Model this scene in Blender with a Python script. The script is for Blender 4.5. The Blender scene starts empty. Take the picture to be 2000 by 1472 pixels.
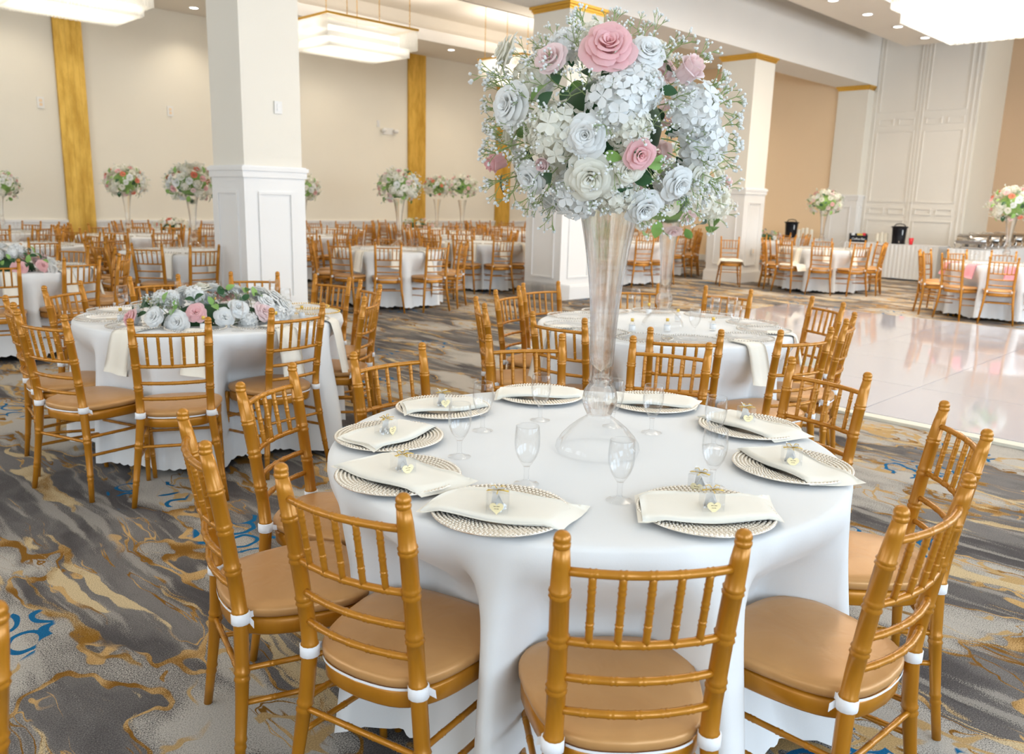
import bpy, math, random
from mathutils import Matrix, Vector, noise
PI = math.pi
rnd = random.Random(7)
S = bpy.context.scene
COL = S.collection

# ------------------------------------------------------------------ camera, light, exposure
cam_d = bpy.data.cameras.new('camera')
cam = bpy.data.objects.new('camera', cam_d); COL.objects.link(cam); S.camera = cam
CR = Vector((0.70926, -0.70445, 0.02629)); CU = Vector((0.13006, 0.16742, 0.97727)); CF = Vector((0.69284, 0.68972, -0.21036))
cam.matrix_world = Matrix(((CR.x, CU.x, -CF.x, 0), (CR.y, CU.y, -CF.y, 0), (CR.z, CU.z, -CF.z, 1.507), (0, 0, 0, 1)))
cam_d.sensor_fit = 'HORIZONTAL'; cam_d.sensor_width = 36; cam_d.lens = 1609.5 / 2000 * 36
cam_d.clip_start = 0.05; cam_d.clip_end = 200
cam_d.dof.use_dof = True; cam_d.dof.focus_distance = 2.5; cam_d.dof.aperture_fstop = 4.5
S.view_settings.view_transform = 'Standard'; S.view_settings.look = 'None'
S.view_settings.gamma = 1; S.view_settings.use_curve_mapping = False
S.view_settings.exposure = 0.12
cy = S.cycles
cy.use_denoising = True; cy.max_bounces = 7; cy.diffuse_bounces = 4; cy.glossy_bounces = 4
cy.transmission_bounces = 6; cy.transparent_max_bounces = 28; cy.sample_clamp_indirect = 4
cy.caustics_reflective = False; cy.caustics_refractive = False; cy.use_light_tree = True; cy.use_adaptive_sampling = True; cy.adaptive_threshold = 0.02
W = bpy.data.worlds.new('world'); S.world = W; W.use_nodes = True
W.node_tree.nodes['Background'].inputs[0].default_value = (0.78, 0.88, 1, 1)
W.node_tree.nodes['Background'].inputs[1].default_value = 2.0

def area(name, loc, size, sizey, energy, color, direction):
    l = bpy.data.lights.new(name, 'AREA'); l.shape = 'RECTANGLE'; l.size = size; l.size_y = sizey
    l.energy = energy; l.color = color
    o = bpy.data.objects.new(name, l); COL.objects.link(o); o.location = loc
    o.rotation_euler = Vector(direction).to_track_quat('-Z', 'Y').to_euler(); return o
COOL = (0.62, 0.80, 1.0); WARM = (1.0, 0.83, 0.62)
for i, x in enumerate((-1.2, 3.2, 7.6, 12.2, 16.8)):           # unseen south windows; last two added to brighten the beam and dance floor
    area('window_daylight', (x, -4.6, 2.3), 3.4, 2.9, (165, 160, 160, 255, 300)[i], COOL if i < 3 else (0.84, 0.92, 1.0), (0.05, 1, -0.12))
for i, y in enumerate((0.5, 5.2, 12.0)):              # unseen west windows, added to brighten the faces turned west
    area('window_daylight', (-4.2, y, 2.6), 3.4, 2.6, (35, 75, 120)[i], (0.86, 0.93, 1.0), (1, 0.05, 0.05))
for x, y, e in ((5.5, 14.0, 60), (10.5, 14.0, 55), (15.5, 14.0, 90)):   # cove strips of the ceiling recess above the far tables
    area('cove_light', (x, y, 5.08), 4.0, 2.6, e, (1, 0.92, 0.82), (0, 0, 1))
for x, y, e in ((1, 3, 20), (7, 3.5, 140), (14, 4.2, 420)):  # added uplights that brighten the front hall, where no cove is lit
    area('cove_light', (x, y, 4.98), 3.5, 2.2, e, (1, 0.93, 0.85), (0, 0, 1))

# ------------------------------------------------------------------ materials
def mat(name, color, rough=0.5, metal=0.0, spec=0.5, emit=None, es=0, sheen=0, coat=0, trans=0):
    m = bpy.data.materials.new(name); m.use_nodes = True
    b = m.node_tree.nodes['Principled BSDF']
    b.inputs['Base Color'].default_value = (*color, 1); b.inputs['Roughness'].default_value = rough
    b.inputs['Metallic'].default_value = metal; b.inputs['Specular IOR Level'].default_value = spec
    if emit: b.inputs['Emission Color'].default_value = (*emit, 1); b.inputs['Emission Strength'].default_value = es
    if sheen: b.inputs['Sheen Weight'].default_value = sheen
    if coat: b.inputs['Coat Weight'].default_value = coat; b.inputs['Coat Roughness'].default_value = 0.05
    return m
class NT:
    """tiny node-graph helper"""
    def __init__(s, m):
        s.t = m.node_tree; s.b = s.t.nodes['Principled BSDF']
        s.co = s.t.nodes.new('ShaderNodeTexCoord').outputs['Object']
    def n(s, kind, ins=None, **kw):
        nd = s.t.nodes.new(kind)
        for k, v in kw.items(): setattr(nd, k, v)
        for k, v in (ins or {}).items(): s.put(nd.inputs[k], v)
        return nd
    def put(s, sock, v):
        if isinstance(v, bpy.types.NodeSocket): s.t.links.new(v, sock)
        else: sock.default_value = v
    def m(s, op, a, b=0.0, c=0.0):
        nd = s.n('ShaderNodeMath', {0: a, 1: b}, operation=op)
        if op in ('SMOOTH_MIN', 'MULTIPLY_ADD', 'COMPARE'): s.put(nd.inputs[2], c)
        return nd.outputs[0]
    def noise(s, co, scale, detail=3, rough=0.5, dist=0):
        return s.n('ShaderNodeTexNoise', {'Vector': co, 'Scale': scale, 'Detail': detail, 'Roughness': rough, 'Distortion': dist})
    def scale(s, co, v):
        return s.n('ShaderNodeVectorMath', {0: co, 1: v}, operation='MULTIPLY').outputs[0]
    def add(s, a, b): return s.n('ShaderNodeVectorMath', {0: a, 1: b}, operation='ADD').outputs[0]
    def mix(s, fac, a, b):
        nd = s.n('ShaderNodeMix', data_type='RGBA'); s.put(nd.inputs[0], fac)
        s.put(nd.inputs[6], a if isinstance(a, bpy.types.NodeSocket) else (*a, 1)); s.put(nd.inputs[7], b if isinstance(b, bpy.types.NodeSocket) else (*b, 1))
        return nd.outputs[2]
    def ss(s, v, lo, hi):
        nd = s.n('ShaderNodeMapRange', {0: v, 1: lo, 2: hi}, interpolation_type='SMOOTHSTEP'); return nd.outputs[0]
    def bump(s, h, strength, dist=0.01):
        nd = s.n('ShaderNodeBump', {'Height': h, 'Strength': strength, 'Distance': dist}); s.t.links.new(nd.outputs[0], s.b.inputs['Normal'])
    def color(s, c): s.put(s.b.inputs['Base Color'], c)

def painted(name, c, rough=0.6, amt=0.03, scale=1.2):
    m = mat(name, c, rough); t = NT(m); nz = t.noise(t.co, scale, 4)
    t.color(t.mix(nz.outputs[0], tuple(x * (1 - amt) for x in c), tuple(min(1, x * (1 + amt)) for x in c)))
    t.bump(t.noise(t.co, 260, 2).outputs[0], 0.08, 0.002); return m
M = {}
M['wall'] = painted('cream_wall_paint', (0.83, 0.775, 0.655))
M['peach'] = painted('peach_wall_paint', (0.87, 0.66, 0.43))
M['brown'] = painted('tan_wall_paint', (0.62, 0.44, 0.28))
M['column'] = painted('pale_column_paint', (0.83, 0.78, 0.68))
M['white'] = painted('white_trim_paint', (0.84, 0.82, 0.79), 0.4)
M['panel'] = painted('pale_panel_paint', (0.84, 0.79, 0.71), 0.45)
M['beam'] = painted('beam_paint', (0.87, 0.83, 0.77))
M['ceiling'] = painted('ceiling_paint', (0.86, 0.80, 0.71), 0.8)
M['window_frame'] = mat('window_frame', (0.8, 0.8, 0.8), 0.4)
def gold_strip():
    m = mat('gold_leaf_panel', (0.62, 0.36, 0.04), 0.42, 0.45); t = NT(m)
    a = t.noise(t.scale(t.co, (2.4, 2.4, 0.7)), 2.2, 6, 0.65).outputs[0]
    b = t.noise(t.scale(t.co, (60, 60, 0.6)), 3, 2).outputs[0]
    k = t.m('ADD', t.ss(a, 0.3, 0.7), t.m('MULTIPLY', b, 0.22))
    t.color(t.mix(t.m('MULTIPLY', k, 0.75), (0.50, 0.28, 0.03), (0.84, 0.54, 0.11)))
    t.bump(b, 0.25, 0.01); return m
M['strip'] = gold_strip()
M['gold_trim'] = mat('gold_moulding', (0.72, 0.42, 0.07), 0.3, 0.7)
def chair_wood():
    m = mat('gold_lacquered_wood', (0.40, 0.17, 0.015), 0.31, 0.28, 0.5); t = NT(m)
    a = t.noise(t.scale(t.co, (1, 1, 0.25)), 30, 3).outputs[0]
    t.color(t.mix(a, (0.41, 0.155, 0.006), (0.54, 0.222, 0.012))); t.b.inputs['Coat Weight'].default_value = 0.15; t.b.inputs['Coat Roughness'].default_value = 0.25
    return m
M['wood'] = chair_wood()
def cushion():
    m = mat('tan_satin', (0.52, 0.30, 0.13), 0.38, 0.2, 0.4, sheen=0.05); t = NT(m)
    a = t.noise(t.co, 9, 3, 0.5, 0.6).outputs[0]; t.bump(a, 0.35, 0.012)
    t.color(t.mix(a, (0.50, 0.250, 0.082), (0.62, 0.335, 0.125))); return m
M['cushion'] = cushion()
M['strap'] = mat('white_strap', (0.85, 0.84, 0.84), 0.7)
def cloth(name, c):
    m = mat(name, c, 0.75, 0, 0.25, sheen=0.25); t = NT(m)
    w = t.noise(t.co, 420, 1).outputs[0]; v = t.noise(t.co, 5, 3).outputs[0]
    t.bump(t.m('ADD', t.m('MULTIPLY', w, 0.15), v), 0.12, 0.01); return m
M['cloth'] = cloth('ivory_white_cloth', (0.83, 0.825, 0.81))
M['napkin'] = cloth('ivory_napkin', (0.90, 0.84, 0.72))
M['pink_napkin'] = cloth('pink_napkin', (0.85, 0.32, 0.36))
def thin_glass(name, tint=(0.99, 0.993, 0.995), base=0.02, gain=0.75, rough=0.01):
    m = bpy.data.materials.new(name); m.use_nodes = True; t = m.node_tree; t.nodes.clear()
    o = t.nodes.new('ShaderNodeOutputMaterial'); mx = t.nodes.new('ShaderNodeMixShader'); tr = t.nodes.new('ShaderNodeBsdfTransparent')
    gl = t.nodes.new('ShaderNodeBsdfGlossy'); lw = t.nodes.new('ShaderNodeLayerWeight'); mr = t.nodes.new('ShaderNodeMapRange')
    tr.inputs[0].default_value = (*tint, 1); gl.inputs['Roughness'].default_value = rough; lw.inputs[0].default_value = 0.35
    mr.inputs[3].default_value = base; mr.inputs[4].default_value = gain
    pw = t.nodes.new('ShaderNodeMath'); pw.operation = 'POWER'; pw.inputs[1].default_value = 2.0
    t.links.new(lw.outputs['Facing'], pw.inputs[0]); t.links.new(pw.outputs[0], mr.inputs[0]); t.links.new(mr.outputs[0], mx.inputs[0])
    t.links.new(tr.outputs[0], mx.inputs[1]); t.links.new(gl.outputs[0], mx.inputs[2]); t.links.new(mx.outputs[0], o.inputs[0]); return m
M['glass'] = thin_glass('clear_glass')
M['box_plastic'] = thin_glass('clear_box_plastic', (0.99, 0.995, 1.0), 0.09, 0.7, 0.1)
def vase_glass():
    m = thin_glass('ribbed_vase_glass', (0.995, 0.997, 0.997), 0.03, 0.9, 0.01); t = m.node_tree
    mx = next(n for n in t.nodes if n.type == 'MIX_SHADER'); out = next(n for n in t.nodes if n.type == 'OUTPUT_MATERIAL')
    rf = t.nodes.new('ShaderNodeBsdfRefraction'); rf.inputs['IOR'].default_value = 1.32; rf.inputs['Roughness'].default_value = 0.02
    m2 = t.nodes.new('ShaderNodeMixShader'); m2.inputs[0].default_value = 0.36
    t.links.new(mx.outputs[0], m2.inputs[1]); t.links.new(rf.outputs[0], m2.inputs[2]); t.links.new(m2.outputs[0], out.inputs[0]); return m
M['vase'] = vase_glass()
def charger():
    m = mat('champagne_beaded_metal', (0.92, 0.85, 0.74), 0.24, 0.8)
    return m
M['charger'] = charger()
M['silver_bead'] = mat('silver_beads', (0.62, 0.58, 0.52), 0.25, 0.9)
M['gold_bead'] = mat('gold_beads', (0.75, 0.5, 0.14), 0.25, 0.9)
M['steel'] = mat('polished_steel', (0.55, 0.52, 0.48), 0.16, 1)
M['dark_steel'] = mat('shadow_steel', (0.30, 0.28, 0.26), 0.22, 1)  # darker steel for the chafing pans and fuel cans
M['black'] = mat('black_plastic', (0.006, 0.006, 0.009), 0.4, 0, 0.2)
M['red'] = mat('red_plastic', (0.7, 0.02, 0.03), 0.4)
M['foam'] = mat('white_paper_cup', (0.85, 0.80, 0.68), 0.7)
M['gold'] = mat('gold_ribbon', (0.75, 0.5, 0.10), 0.35, 0.6)
M['heart'] = mat('gold_heart_card', (0.88, 0.76, 0.46), 0.5, 0.2)
M['ink'] = mat('brown_ink', (0.15, 0.08, 0.03), 0.6)
M['pearl'] = mat('white_pearl', (0.85, 0.85, 0.84), 0.25)
M['plate_plastic'] = mat('white_plastic', (0.82, 0.80, 0.76), 0.4)
def petal(name, c, c2):
    m = mat(name, c, 0.55, 0, 0.3, sheen=0.2); t = NT(m); a = t.noise(t.co, 40, 3).outputs[0]
    col = t.mix(a, c, c2); t.color(col)
    if 'petal' in name or 'stem' in name:            # thin tissue lets light through
        tr = t.n('ShaderNodeBsdfTranslucent', {'Color': col}); mx = t.n('ShaderNodeMixShader', {0: 0.38, 1: t.b.outputs[0], 2: tr.outputs[0]})
        t.t.links.new(mx.outputs[0], t.t.nodes['Material Output'].inputs[0])
    return m
M['p_white'] = petal('white_petal', (0.90, 0.90, 0.88), (0.94, 0.94, 0.92))
M['p_cream'] = petal('cream_petal', (0.91, 0.88, 0.76), (0.93, 0.91, 0.83))
M['p_pink'] = petal('blush_petal', (0.92, 0.50, 0.52), (0.94, 0.66, 0.65))
M['p_pale'] = petal('pale_pink_petal', (0.93, 0.70, 0.70), (0.95, 0.80, 0.78))
M['p_coral'] = petal('coral_petal', (0.82, 0.20, 0.13), (0.88, 0.36, 0.24))
M['leaf'] = petal('dark_leaf', (0.012, 0.05, 0.016), (0.03, 0.10, 0.025))
M['leaf_light'] = petal('light_leaf', (0.13, 0.30, 0.05), (0.30, 0.45, 0.13))
M['stem'] = petal('pale_green_stem', (0.36, 0.48, 0.17), (0.50, 0.60, 0.28))
M['floor_white'] = mat('white_gloss_panel', (0.66, 0.64, 0.69), 0.06, 0, 0.5, coat=0.5)
M['floor_edge'] = mat('ivory_edge_ramp', (0.76, 0.73, 0.62), 0.4)
M['lamp'] = mat('lamp_glow', (1, 1, 1), 0.5, emit=(1, 0.96, 0.88), es=9)
M['bulb'] = mat('chandelier_lamp', (1, 1, 1), 0.5, emit=(1, 0.95, 0.86), es=2.2)
def crystal():
    m = bpy.data.materials.new('crystal_rod'); m.use_nodes = True; t = m.node_tree; b = t.nodes['Principled BSDF']
    b.inputs['Base Color'].default_value = (0.95, 0.94, 0.9, 1); b.inputs['Roughness'].default_value = 0.15
    tr = t.nodes.new('ShaderNodeBsdfTranslucent'); tr.inputs[0].default_value = (0.98, 0.97, 0.93, 1)
    tp = t.nodes.new('ShaderNodeBsdfTransparent'); mx = t.nodes.new('ShaderNodeMixShader'); mx.inputs[0].default_value = 0.5
    m2 = t.nodes.new('ShaderNodeMixShader'); m2.inputs[0].default_value = 0.34
    t.links.new(b.outputs[0], mx.inputs[1]); t.links.new(tr.outputs[0], mx.inputs[2]); t.links.new(mx.outputs[0], m2.inputs[1]); t.links.new(tp.outputs[0], m2.inputs[2])
    t.links.new(m2.outputs[0], t.nodes['Material Output'].inputs[0]); return m
M['crystal'] = crystal()
def carpet():
    m = mat('patterned_carpet', (0.2, 0.18, 0.17), 0.95, 0, 0.1); t = NT(m)
    wz = t.noise(t.scale(t.co, (1.3, 0.7, 1)), 2.0, 3, 0.55)
    w = t.n('ShaderNodeVectorMath', {0: wz.outputs['Color'], 1: (0.5, 0.5, 0.5)}, operation='SUBTRACT').outputs[0]
    fine = t.n('ShaderNodeVectorMath', {0: t.noise(t.co, 9, 2, 0.6).outputs['Color'], 1: (0.5, 0.5, 0.5)}, operation='SUBTRACT').outputs[0]
    w = t.add(w, t.scale(fine, (0.05, 0.05, 0)))
    p = t.add(t.scale(t.co, (1.35, 0.48, 1)), t.scale(w, (0.8, 0.65, 0)))
    p2 = t.add(p, (7.3, 3.1, 0))
    sp = t.noise(t.co, 230, 3, 0.8).outputs[0]; spk = t.m('MULTIPLY', t.m('SUBTRACT', sp, 0.5), 0.5)
    n1 = t.noise(p, 1.6, 2, 0.5).outputs[0]; n1s = t.m('ADD', n1, spk)
    n2 = t.noise(p2, 2.3, 3, 0.55).outputs[0]
    n3 = t.noise(t.add(t.scale(t.co, (3.6, 0.36, 1)), t.scale(w, (1.3, 0.5, 0))), 2.0, 3, 0.55).outputs[0]
    n4 = t.noise(t.add(t.scale(t.co, (6.0, 0.50, 1)), t.scale(w, (1.0, 0.4, 0))), 2.2, 2).outputs[0]
    c = t.mix(t.ss(t.m('ADD', n2, spk), 0.34, 0.68), (0.10, 0.09, 0.089), (0.25, 0.23, 0.215))
    c = t.mix(t.m('MULTIPLY', t.ss(t.m('ADD', n4, spk), 0.57, 0.62), 0.85), c, (0.42, 0.385, 0.34))
    c = t.mix(t.m('MULTIPLY', t.ss(n1s, 0.49, 0.60), t.ss(n1, 0.511, 0.517)), c, (0.58, 0.535, 0.47))
    gold = t.mix(t.ss(t.m('ADD', t.noise(t.co, 4.0, 2).outputs[0], spk), 0.42, 0.60), (0.27, 0.125, 0.018), (0.68, 0.43, 0.18))
    o1 = t.m('SUBTRACT', 1.0, t.ss(t.m('ABSOLUTE', t.m('SUBTRACT', n1, 0.513)), 0.007, 0.012))
    c = t.mix(t.m('MULTIPLY', o1, t.ss(n2, 0.36, 0.40)), c, gold)
    o2 = t.m('SUBTRACT', 1.0, t.ss(t.m('ABSOLUTE', t.m('SUBTRACT', n2, 0.56)), 0.005, 0.010))
    c = t.mix(t.m('MULTIPLY', o2, t.ss(n1, 0.44, 0.47)), c, gold)
    n5 = t.noise(t.add(t.scale(t.co, (7.0, 0.55, 1)), t.scale(w, (1.4, 0.5, 0))), 1.7, 2).outputs[0]
    c = t.mix(t.m('MULTIPLY', t.m('SUBTRACT', 1.0, t.ss(t.m('ABSOLUTE', t.m('SUBTRACT', n5, 0.57)), 0.006, 0.014)), t.ss(n2, 0.50, 0.55)), c, gold)
    vc = t.n('ShaderNodeTexVoronoi', {'Vector': t.add(t.scale(t.co, (1, 0.8, 1)), t.scale(w, (0.55, 0.55, 0))), 'Scale': 5.0}, feature='SMOOTH_F1', voronoi_dimensions='2D').outputs['Distance']
    vr = t.m('SUBTRACT', 1.0, t.ss(t.m('ABSOLUTE', t.m('SUBTRACT', vc, 0.40)), 0.03, 0.055))
    c = t.mix(t.m('MULTIPLY', t.m('MULTIPLY', vr, t.ss(n1, 0.54, 0.56)), t.ss(n2, 0.46, 0.49)), c, (0.60, 0.40, 0.18))
    s3 = t.ss(t.m('ADD', n3, t.m('MULTIPLY', spk, 0.25)), 0.60, 0.62)
    c = t.mix(s3, c, t.mix(t.ss(t.m('ADD', n2, spk), 0.40, 0.56), (0.30, 0.145, 0.02), (0.72, 0.56, 0.33)))
    big = t.n('ShaderNodeTexVoronoi', {'Vector': t.scale(t.co, (1, 0.8, 1)), 'Scale': 0.95}, feature='F1', voronoi_dimensions='2D').outputs['Distance']
    sm = t.n('ShaderNodeTexVoronoi', {'Vector': t.add(t.co, t.scale(w, (0.22, 0.22, 0))), 'Scale': 6.5, 'Randomness': 0.7}, feature='F1', voronoi_dimensions='2D').outputs['Distance']
    ring = t.m('SUBTRACT', 1.0, t.ss(t.m('ABSOLUTE', t.m('SUBTRACT', sm, 0.40)), 0.06, 0.075))
    blue = t.m('MULTIPLY', t.m('MULTIPLY', ring, t.m('SUBTRACT', 1.0, t.ss(big, 0.175, 0.19))), t.ss(t.noise(t.co, 4.0, 1).outputs[0], 0.455, 0.47))
    c = t.mix(blue, c, (0.012, 0.15, 0.33))
    t.color(t.mix(t.ss(sp, 0.35, 0.65), t.mix(0.38, c, (0, 0, 0)), c)); t.bump(sp, 0.5, 0.006); return m
M['carpet'] = carpet()

# ------------------------------------------------------------------ mesh helpers
class MB:
    def __init__(s): s.v = []; s.f = []; s.mi = []
    def add(s, v, f, mi=0):
        k = len(s.v); s.v += [tuple(p) for p in v]; s.f += [tuple(i + k for i in q) for q in f]; s.mi += [mi] * len(f)
    def box(s, x0, x1, y0, y1, z0, z1, mi=0, mtx=None):
        v = [Vector((x, y, z)) for z in (z0, z1) for y in (y0, y1) for x in (x0, x1)]
        if mtx: v = [mtx @ p for p in v]
        s.add(v, [(0, 2, 3, 1), (4, 5, 7, 6), (0, 1, 5, 4), (2, 6, 7, 3), (0, 4, 6, 2), (1, 3, 7, 5)], mi)
    def lathe(s, prof, seg=24, c=(0, 0, 0), mi=0, close=False, rib=None):
        v = []; f = []; n = len(prof)
        for r, z in prof:
            for j in range(seg):
                a = 2 * PI * j / seg; rr = r * (1 + rib(a, z)) if rib else r
                v.append((c[0] + rr * math.cos(a), c[1] + rr * math.sin(a), c[2] + z))
        for i in range(n - 1):
            for j in range(seg):
                k = (j + 1) % seg; f.append((i * seg + j, i * seg + k, (i + 1) * seg + k, (i + 1) * seg + j))
        if prof[0][0] > 1e-5: f.append(tuple(range(seg))[::-1])
        if prof[-1][0] > 1e-5 and close: f.append(tuple((n - 1) * seg + j for j in range(seg)))
        s.add(v, f, mi)
    def tube(s, pts, rad, seg=8, mi=0, caps=True):
        pts = [Vector(p) for p in pts]; n = len(pts); v = []; f = []
        d0 = (pts[-1] - pts[0]).normalized(); up = Vector((0, 0, 1)) if abs(d0.z) < 0.8 else Vector((1, 0, 0))
        for i, p in enumerate(pts):
            d = (pts[min(i + 1, n - 1)] - pts[max(i - 1, 0)])
            d = d.normalized() if d.length > 1e-9 else d0
            a = d.cross(up).normalized(); b = a.cross(d); r = rad[i] if isinstance(rad, (list, tuple)) else rad
            for j in range(seg):
                t = 2 * PI * j / seg; v.append(p + (a * math.cos(t) + b * math.sin(t)) * r)
        for i in range(n - 1):
            for j in range(seg):
                k = (j + 1) % seg; f.append((i * seg + j, (i + 1) * seg + j, (i + 1) * seg + k, i * seg + k))
        if caps: f.append(tuple(range(seg))); f.append(tuple((n - 1) * seg + j for j in range(seg))[::-1])
        s.add(v, f, mi)
    def ball(s, c, r, seg=8, rings=5, mi=0, sz=1):
        s.lathe([(r * math.sin(PI * i / rings) if 0 < i < rings else 0.0, -r * sz * math.cos(PI * i / rings)) for i in range(rings + 1)], seg, c, mi)
    def octa(s, c, r, mi=0):
        x, y, z = c
        s.add([(x + r, y, z), (x - r, y, z), (x, y + r, z), (x, y - r, z), (x, y, z + r), (x, y, z - r)],
              [(0, 2, 4), (2, 1, 4), (1, 3, 4), (3, 0, 4), (2, 0, 5), (1, 2, 5), (3, 1, 5), (0, 3, 5)], mi)
    def mesh(s, name, mats, smooth=True, bevel=0):
        me = bpy.data.meshes.new(name); me.from_pydata(s.v, [], s.f); me.validate()
        for m in (mats if isinstance(mats, (list, tuple)) else [mats]): me.materials.append(m)
        if len(me.polygons) == len(s.mi): me.polygons.foreach_set('material_index', s.mi)
        me.polygons.foreach_set('use_smooth', [smooth] * len(me.polygons)); me.update()
        return me
def ob(name, me, parent=None, loc=None, rot=None, scale=None):
    o = bpy.data.objects.new(name, me); COL.objects.link(o)
    if parent: o.parent = parent
    if loc: o.location = loc
    if rot: o.rotation_euler = rot
    if scale: o.scale = scale
    return o
def tag(o, label=None, cat=None, group=None, kind=None):
    if label: o['label'] = label
    if cat: o['category'] = cat
    if group: o['group'] = group
    if kind: o['kind'] = kind
    return o
def thing(name, loc, rz, label, cat, group=None):
    o = bpy.data.objects.new(name, None); COL.objects.link(o); o.location = loc; o.rotation_euler = (0, 0, rz)
    o.empty_display_size = 0.1
    return tag(o, label, cat, group)
def kids(o): return [c for c in KID.get(o.name, [])]
KID = {}
def part(name, me, root, loc=None, rot=None, scale=None):
    o = ob(name, me, root, loc, rot, scale); KID.setdefault(root.name, []).append(o); return o
def clone(root, loc, rz, label, group=None):
    r = root.copy(); COL.objects.link(r); r.location = loc; r.rotation_euler = (0, 0, rz); r['label'] = label
    if group: r['group'] = group
    def rec(src, dst):
        for ch in KID.get(src.name, []):
            c = ch.copy(); COL.objects.link(c); c.parent = dst; KID.setdefault(dst.name, []).append(c); rec(ch, c)
    rec(root, r); return r
def struct(name, mb, m, smooth=False, parent=None):
    o = ob(name, mb.mesh(name, m, smooth), parent); o['kind'] = 'structure'; return o
def lerp(a, b, t): return a + (b - a) * t
def sstep(x, a, b):
    t = min(1, max(0, (x - a) / (b - a))); return t * t * (3 - 2 * t)
FPX = 1609.5
def project(x, y, z):
    d = Vector((x, y, z)) - Vector((0, 0, 1.507)); w = d.dot(CF)
    return (1000 + FPX * d.dot(CR) / w, 736 - FPX * d.dot(CU) / w, w) if w > 0.1 else (-9999, 0, w)
def in_view(x, y, z=0.6, mpx=40):
    u, v, w = project(x, y, z); return w > 0.3 and -mpx < u < 2000 + mpx

# ------------------------------------------------------------------ the room
XW, XE, YS, YN, ZC = -4.5, 20.12, -4.9, 17.6, 5.05
b = MB(); b.box(XW, 22.3, YS, YN + 0.1, -0.1, 0); struct('floor', b, M['carpet'])
b = MB(); b.box(XW, XE + 0.2, YN, YN + 0.2, 0, 6.2); struct('wall_north', b, M['wall'])
b = MB(); b.box(XE, XE + 0.2, 9.2, YN, 0, 6.2); struct('wall_east', b, M['peach'])
b = MB(); b.box(22.15, 22.35, YS, 6.2, 0, 6.2); struct('wall_far_east', b, M['brown'])
b = MB(); y = YS
for wy in (0.5, 5.2, 12.0):  # openings added for the west fill light
    b.box(XW - 0.2, XW, y, wy - 1.75, 0, 6.2); b.box(XW - 0.2, XW, wy - 1.75, wy + 1.75, 0, 1.2); b.box(XW - 0.2, XW, wy - 1.75, wy + 1.75, 3.95, 6.2); y = wy + 1.75
b.box(XW - 0.2, XW, y, YN, 0, 6.2); struct('wall_west', b, M['wall'])
for i, wy in enumerate((0.5, 5.2, 12.0)):  # frames of the added west windows
    b = MB()
    for dy in (-1.75, -0.6, 0.52, 1.67): b.box(XW - 0.15, XW - 0.05, wy + dy, wy + dy + 0.08, 1.2, 3.95)
    for z in (1.2, 2.7, 3.87): b.box(XW - 0.15, XW - 0.05, wy - 1.75, wy + 1.75, z, z + 0.08)
    struct('window_%d' % (i + 6), b, M['window_frame'])
# south wall: three daylight windows, plus two added to brighten the right side
b = MB(); x = XW
for wx in (-1.2, 3.2, 7.6, 12.2, 16.8):
    b.box(x, wx - 1.75, YS - 0.2, YS, 0, 6.2); b.box(wx - 1.75, wx + 1.75, YS - 0.2, YS, 0, 0.8); b.box(wx - 1.75, wx + 1.75, YS - 0.2, YS, 3.8, 6.2); x = wx + 1.75
b.box(x, 22.3, YS - 0.2, YS, 0, 6.2); struct('wall_south', b, M['wall'])
for i, wx in enumerate((-1.2, 3.2, 7.6, 12.2, 16.8)):  # last two frames belong to the added windows
    b = MB()
    for dx in (-1.75, -0.6, 0.52, 1.67): b.box(wx + dx, wx + dx + 0.08, YS - 0.15, YS - 0.05, 0.8, 3.8)
    for z in (0.8, 2.6, 3.72): b.box(wx - 1.75, wx + 1.75, YS - 0.15, YS - 0.05, z, z + 0.08)
    struct('window_%d' % (i + 1), b, M['window_frame'])
# chair rail and lower wainscot of the north wall
b = MB(); b.box(XW, XE, YN - 0.05, YN, 0.85, 0.90); b.box(XW, XE, YN - 0.03, YN, 0.79, 0.85); b.box(XW, XE, YN - 0.045, YN, 0.735, 0.755)
b.box(XW, XE, YN - 0.035, YN, 0, 0.16); b.box(XW, XE, YN - 0.015, YN, 0.16, 0.79); struct('trim_1', b, M['white'])
b = MB(); b.box(XE - 0.04, XE, 9.2, YN, 0, 0.16); struct('baseboard_east', b, M['white'])
# gold strips on the north wall
for i, (xa, xb) in enumerate(((5.36, 5.86), (13.62, 14.17), (16.77, 17.32))):
    b = MB()
    for k in range(5):
        w = (xb - xa) / 5; b.box(xa + k * w + 0.001, xa + (k + 1) * w - 0.001, YN - 0.07, YN - 0.051, 0, ZC)
    b.box(xa, xb, YN - 0.052, YN - 0.001, 0, ZC)
    o = ob('gold_wall_panel', b.mesh('gold_wall_panel', M['strip'], False))
    tag(o, ['tall mottled gold strip on cream wall, nearest the white column and the widest seen', 'tall mottled gold strip on cream wall behind the twin bouquets', 'tall mottled gold strip partly hidden behind the big rose bouquet'][i], 'wall panel')
# ceiling over the far tables: soffit with a recess and cove
def rect_ring(b, X0, X1, Y0, Y1, x0, x1, y0, y1, z, th, mi=0):
    b.box(X0, X1, Y0, y0, z, z + th, mi); b.box(X0, X1, y1, Y1, z, z + th, mi)
    b.box(X0, x0, y0, y1, z, z + th, mi); b.box(x1, X1, y0, y1, z, z + th, mi)
b = MB(); rect_ring(b, XW, XE, 9.3, YN, 2.4, 18.3, 12.2, 15.8, ZC, 0.17)
b.box(XW, XE + 0.2, 8.3, YN + 0.2, 6.0, 6.2)                     # slab above
struct('ceiling', b, M['ceiling'])
b = MB(); rect_ring(b, 2.2, 18.5, 12.0, 16.0, 2.4, 18.3, 12.2, 15.8, ZC + 0.171, 0.06)      # white lip of the cove
rect_ring(b, 2.4, 18.3, 12.2, 15.8, 2.43, 18.27, 12.23, 15.77, ZC - 0.015, 0.245)
struct('trim_2', b, M['white'])
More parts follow.
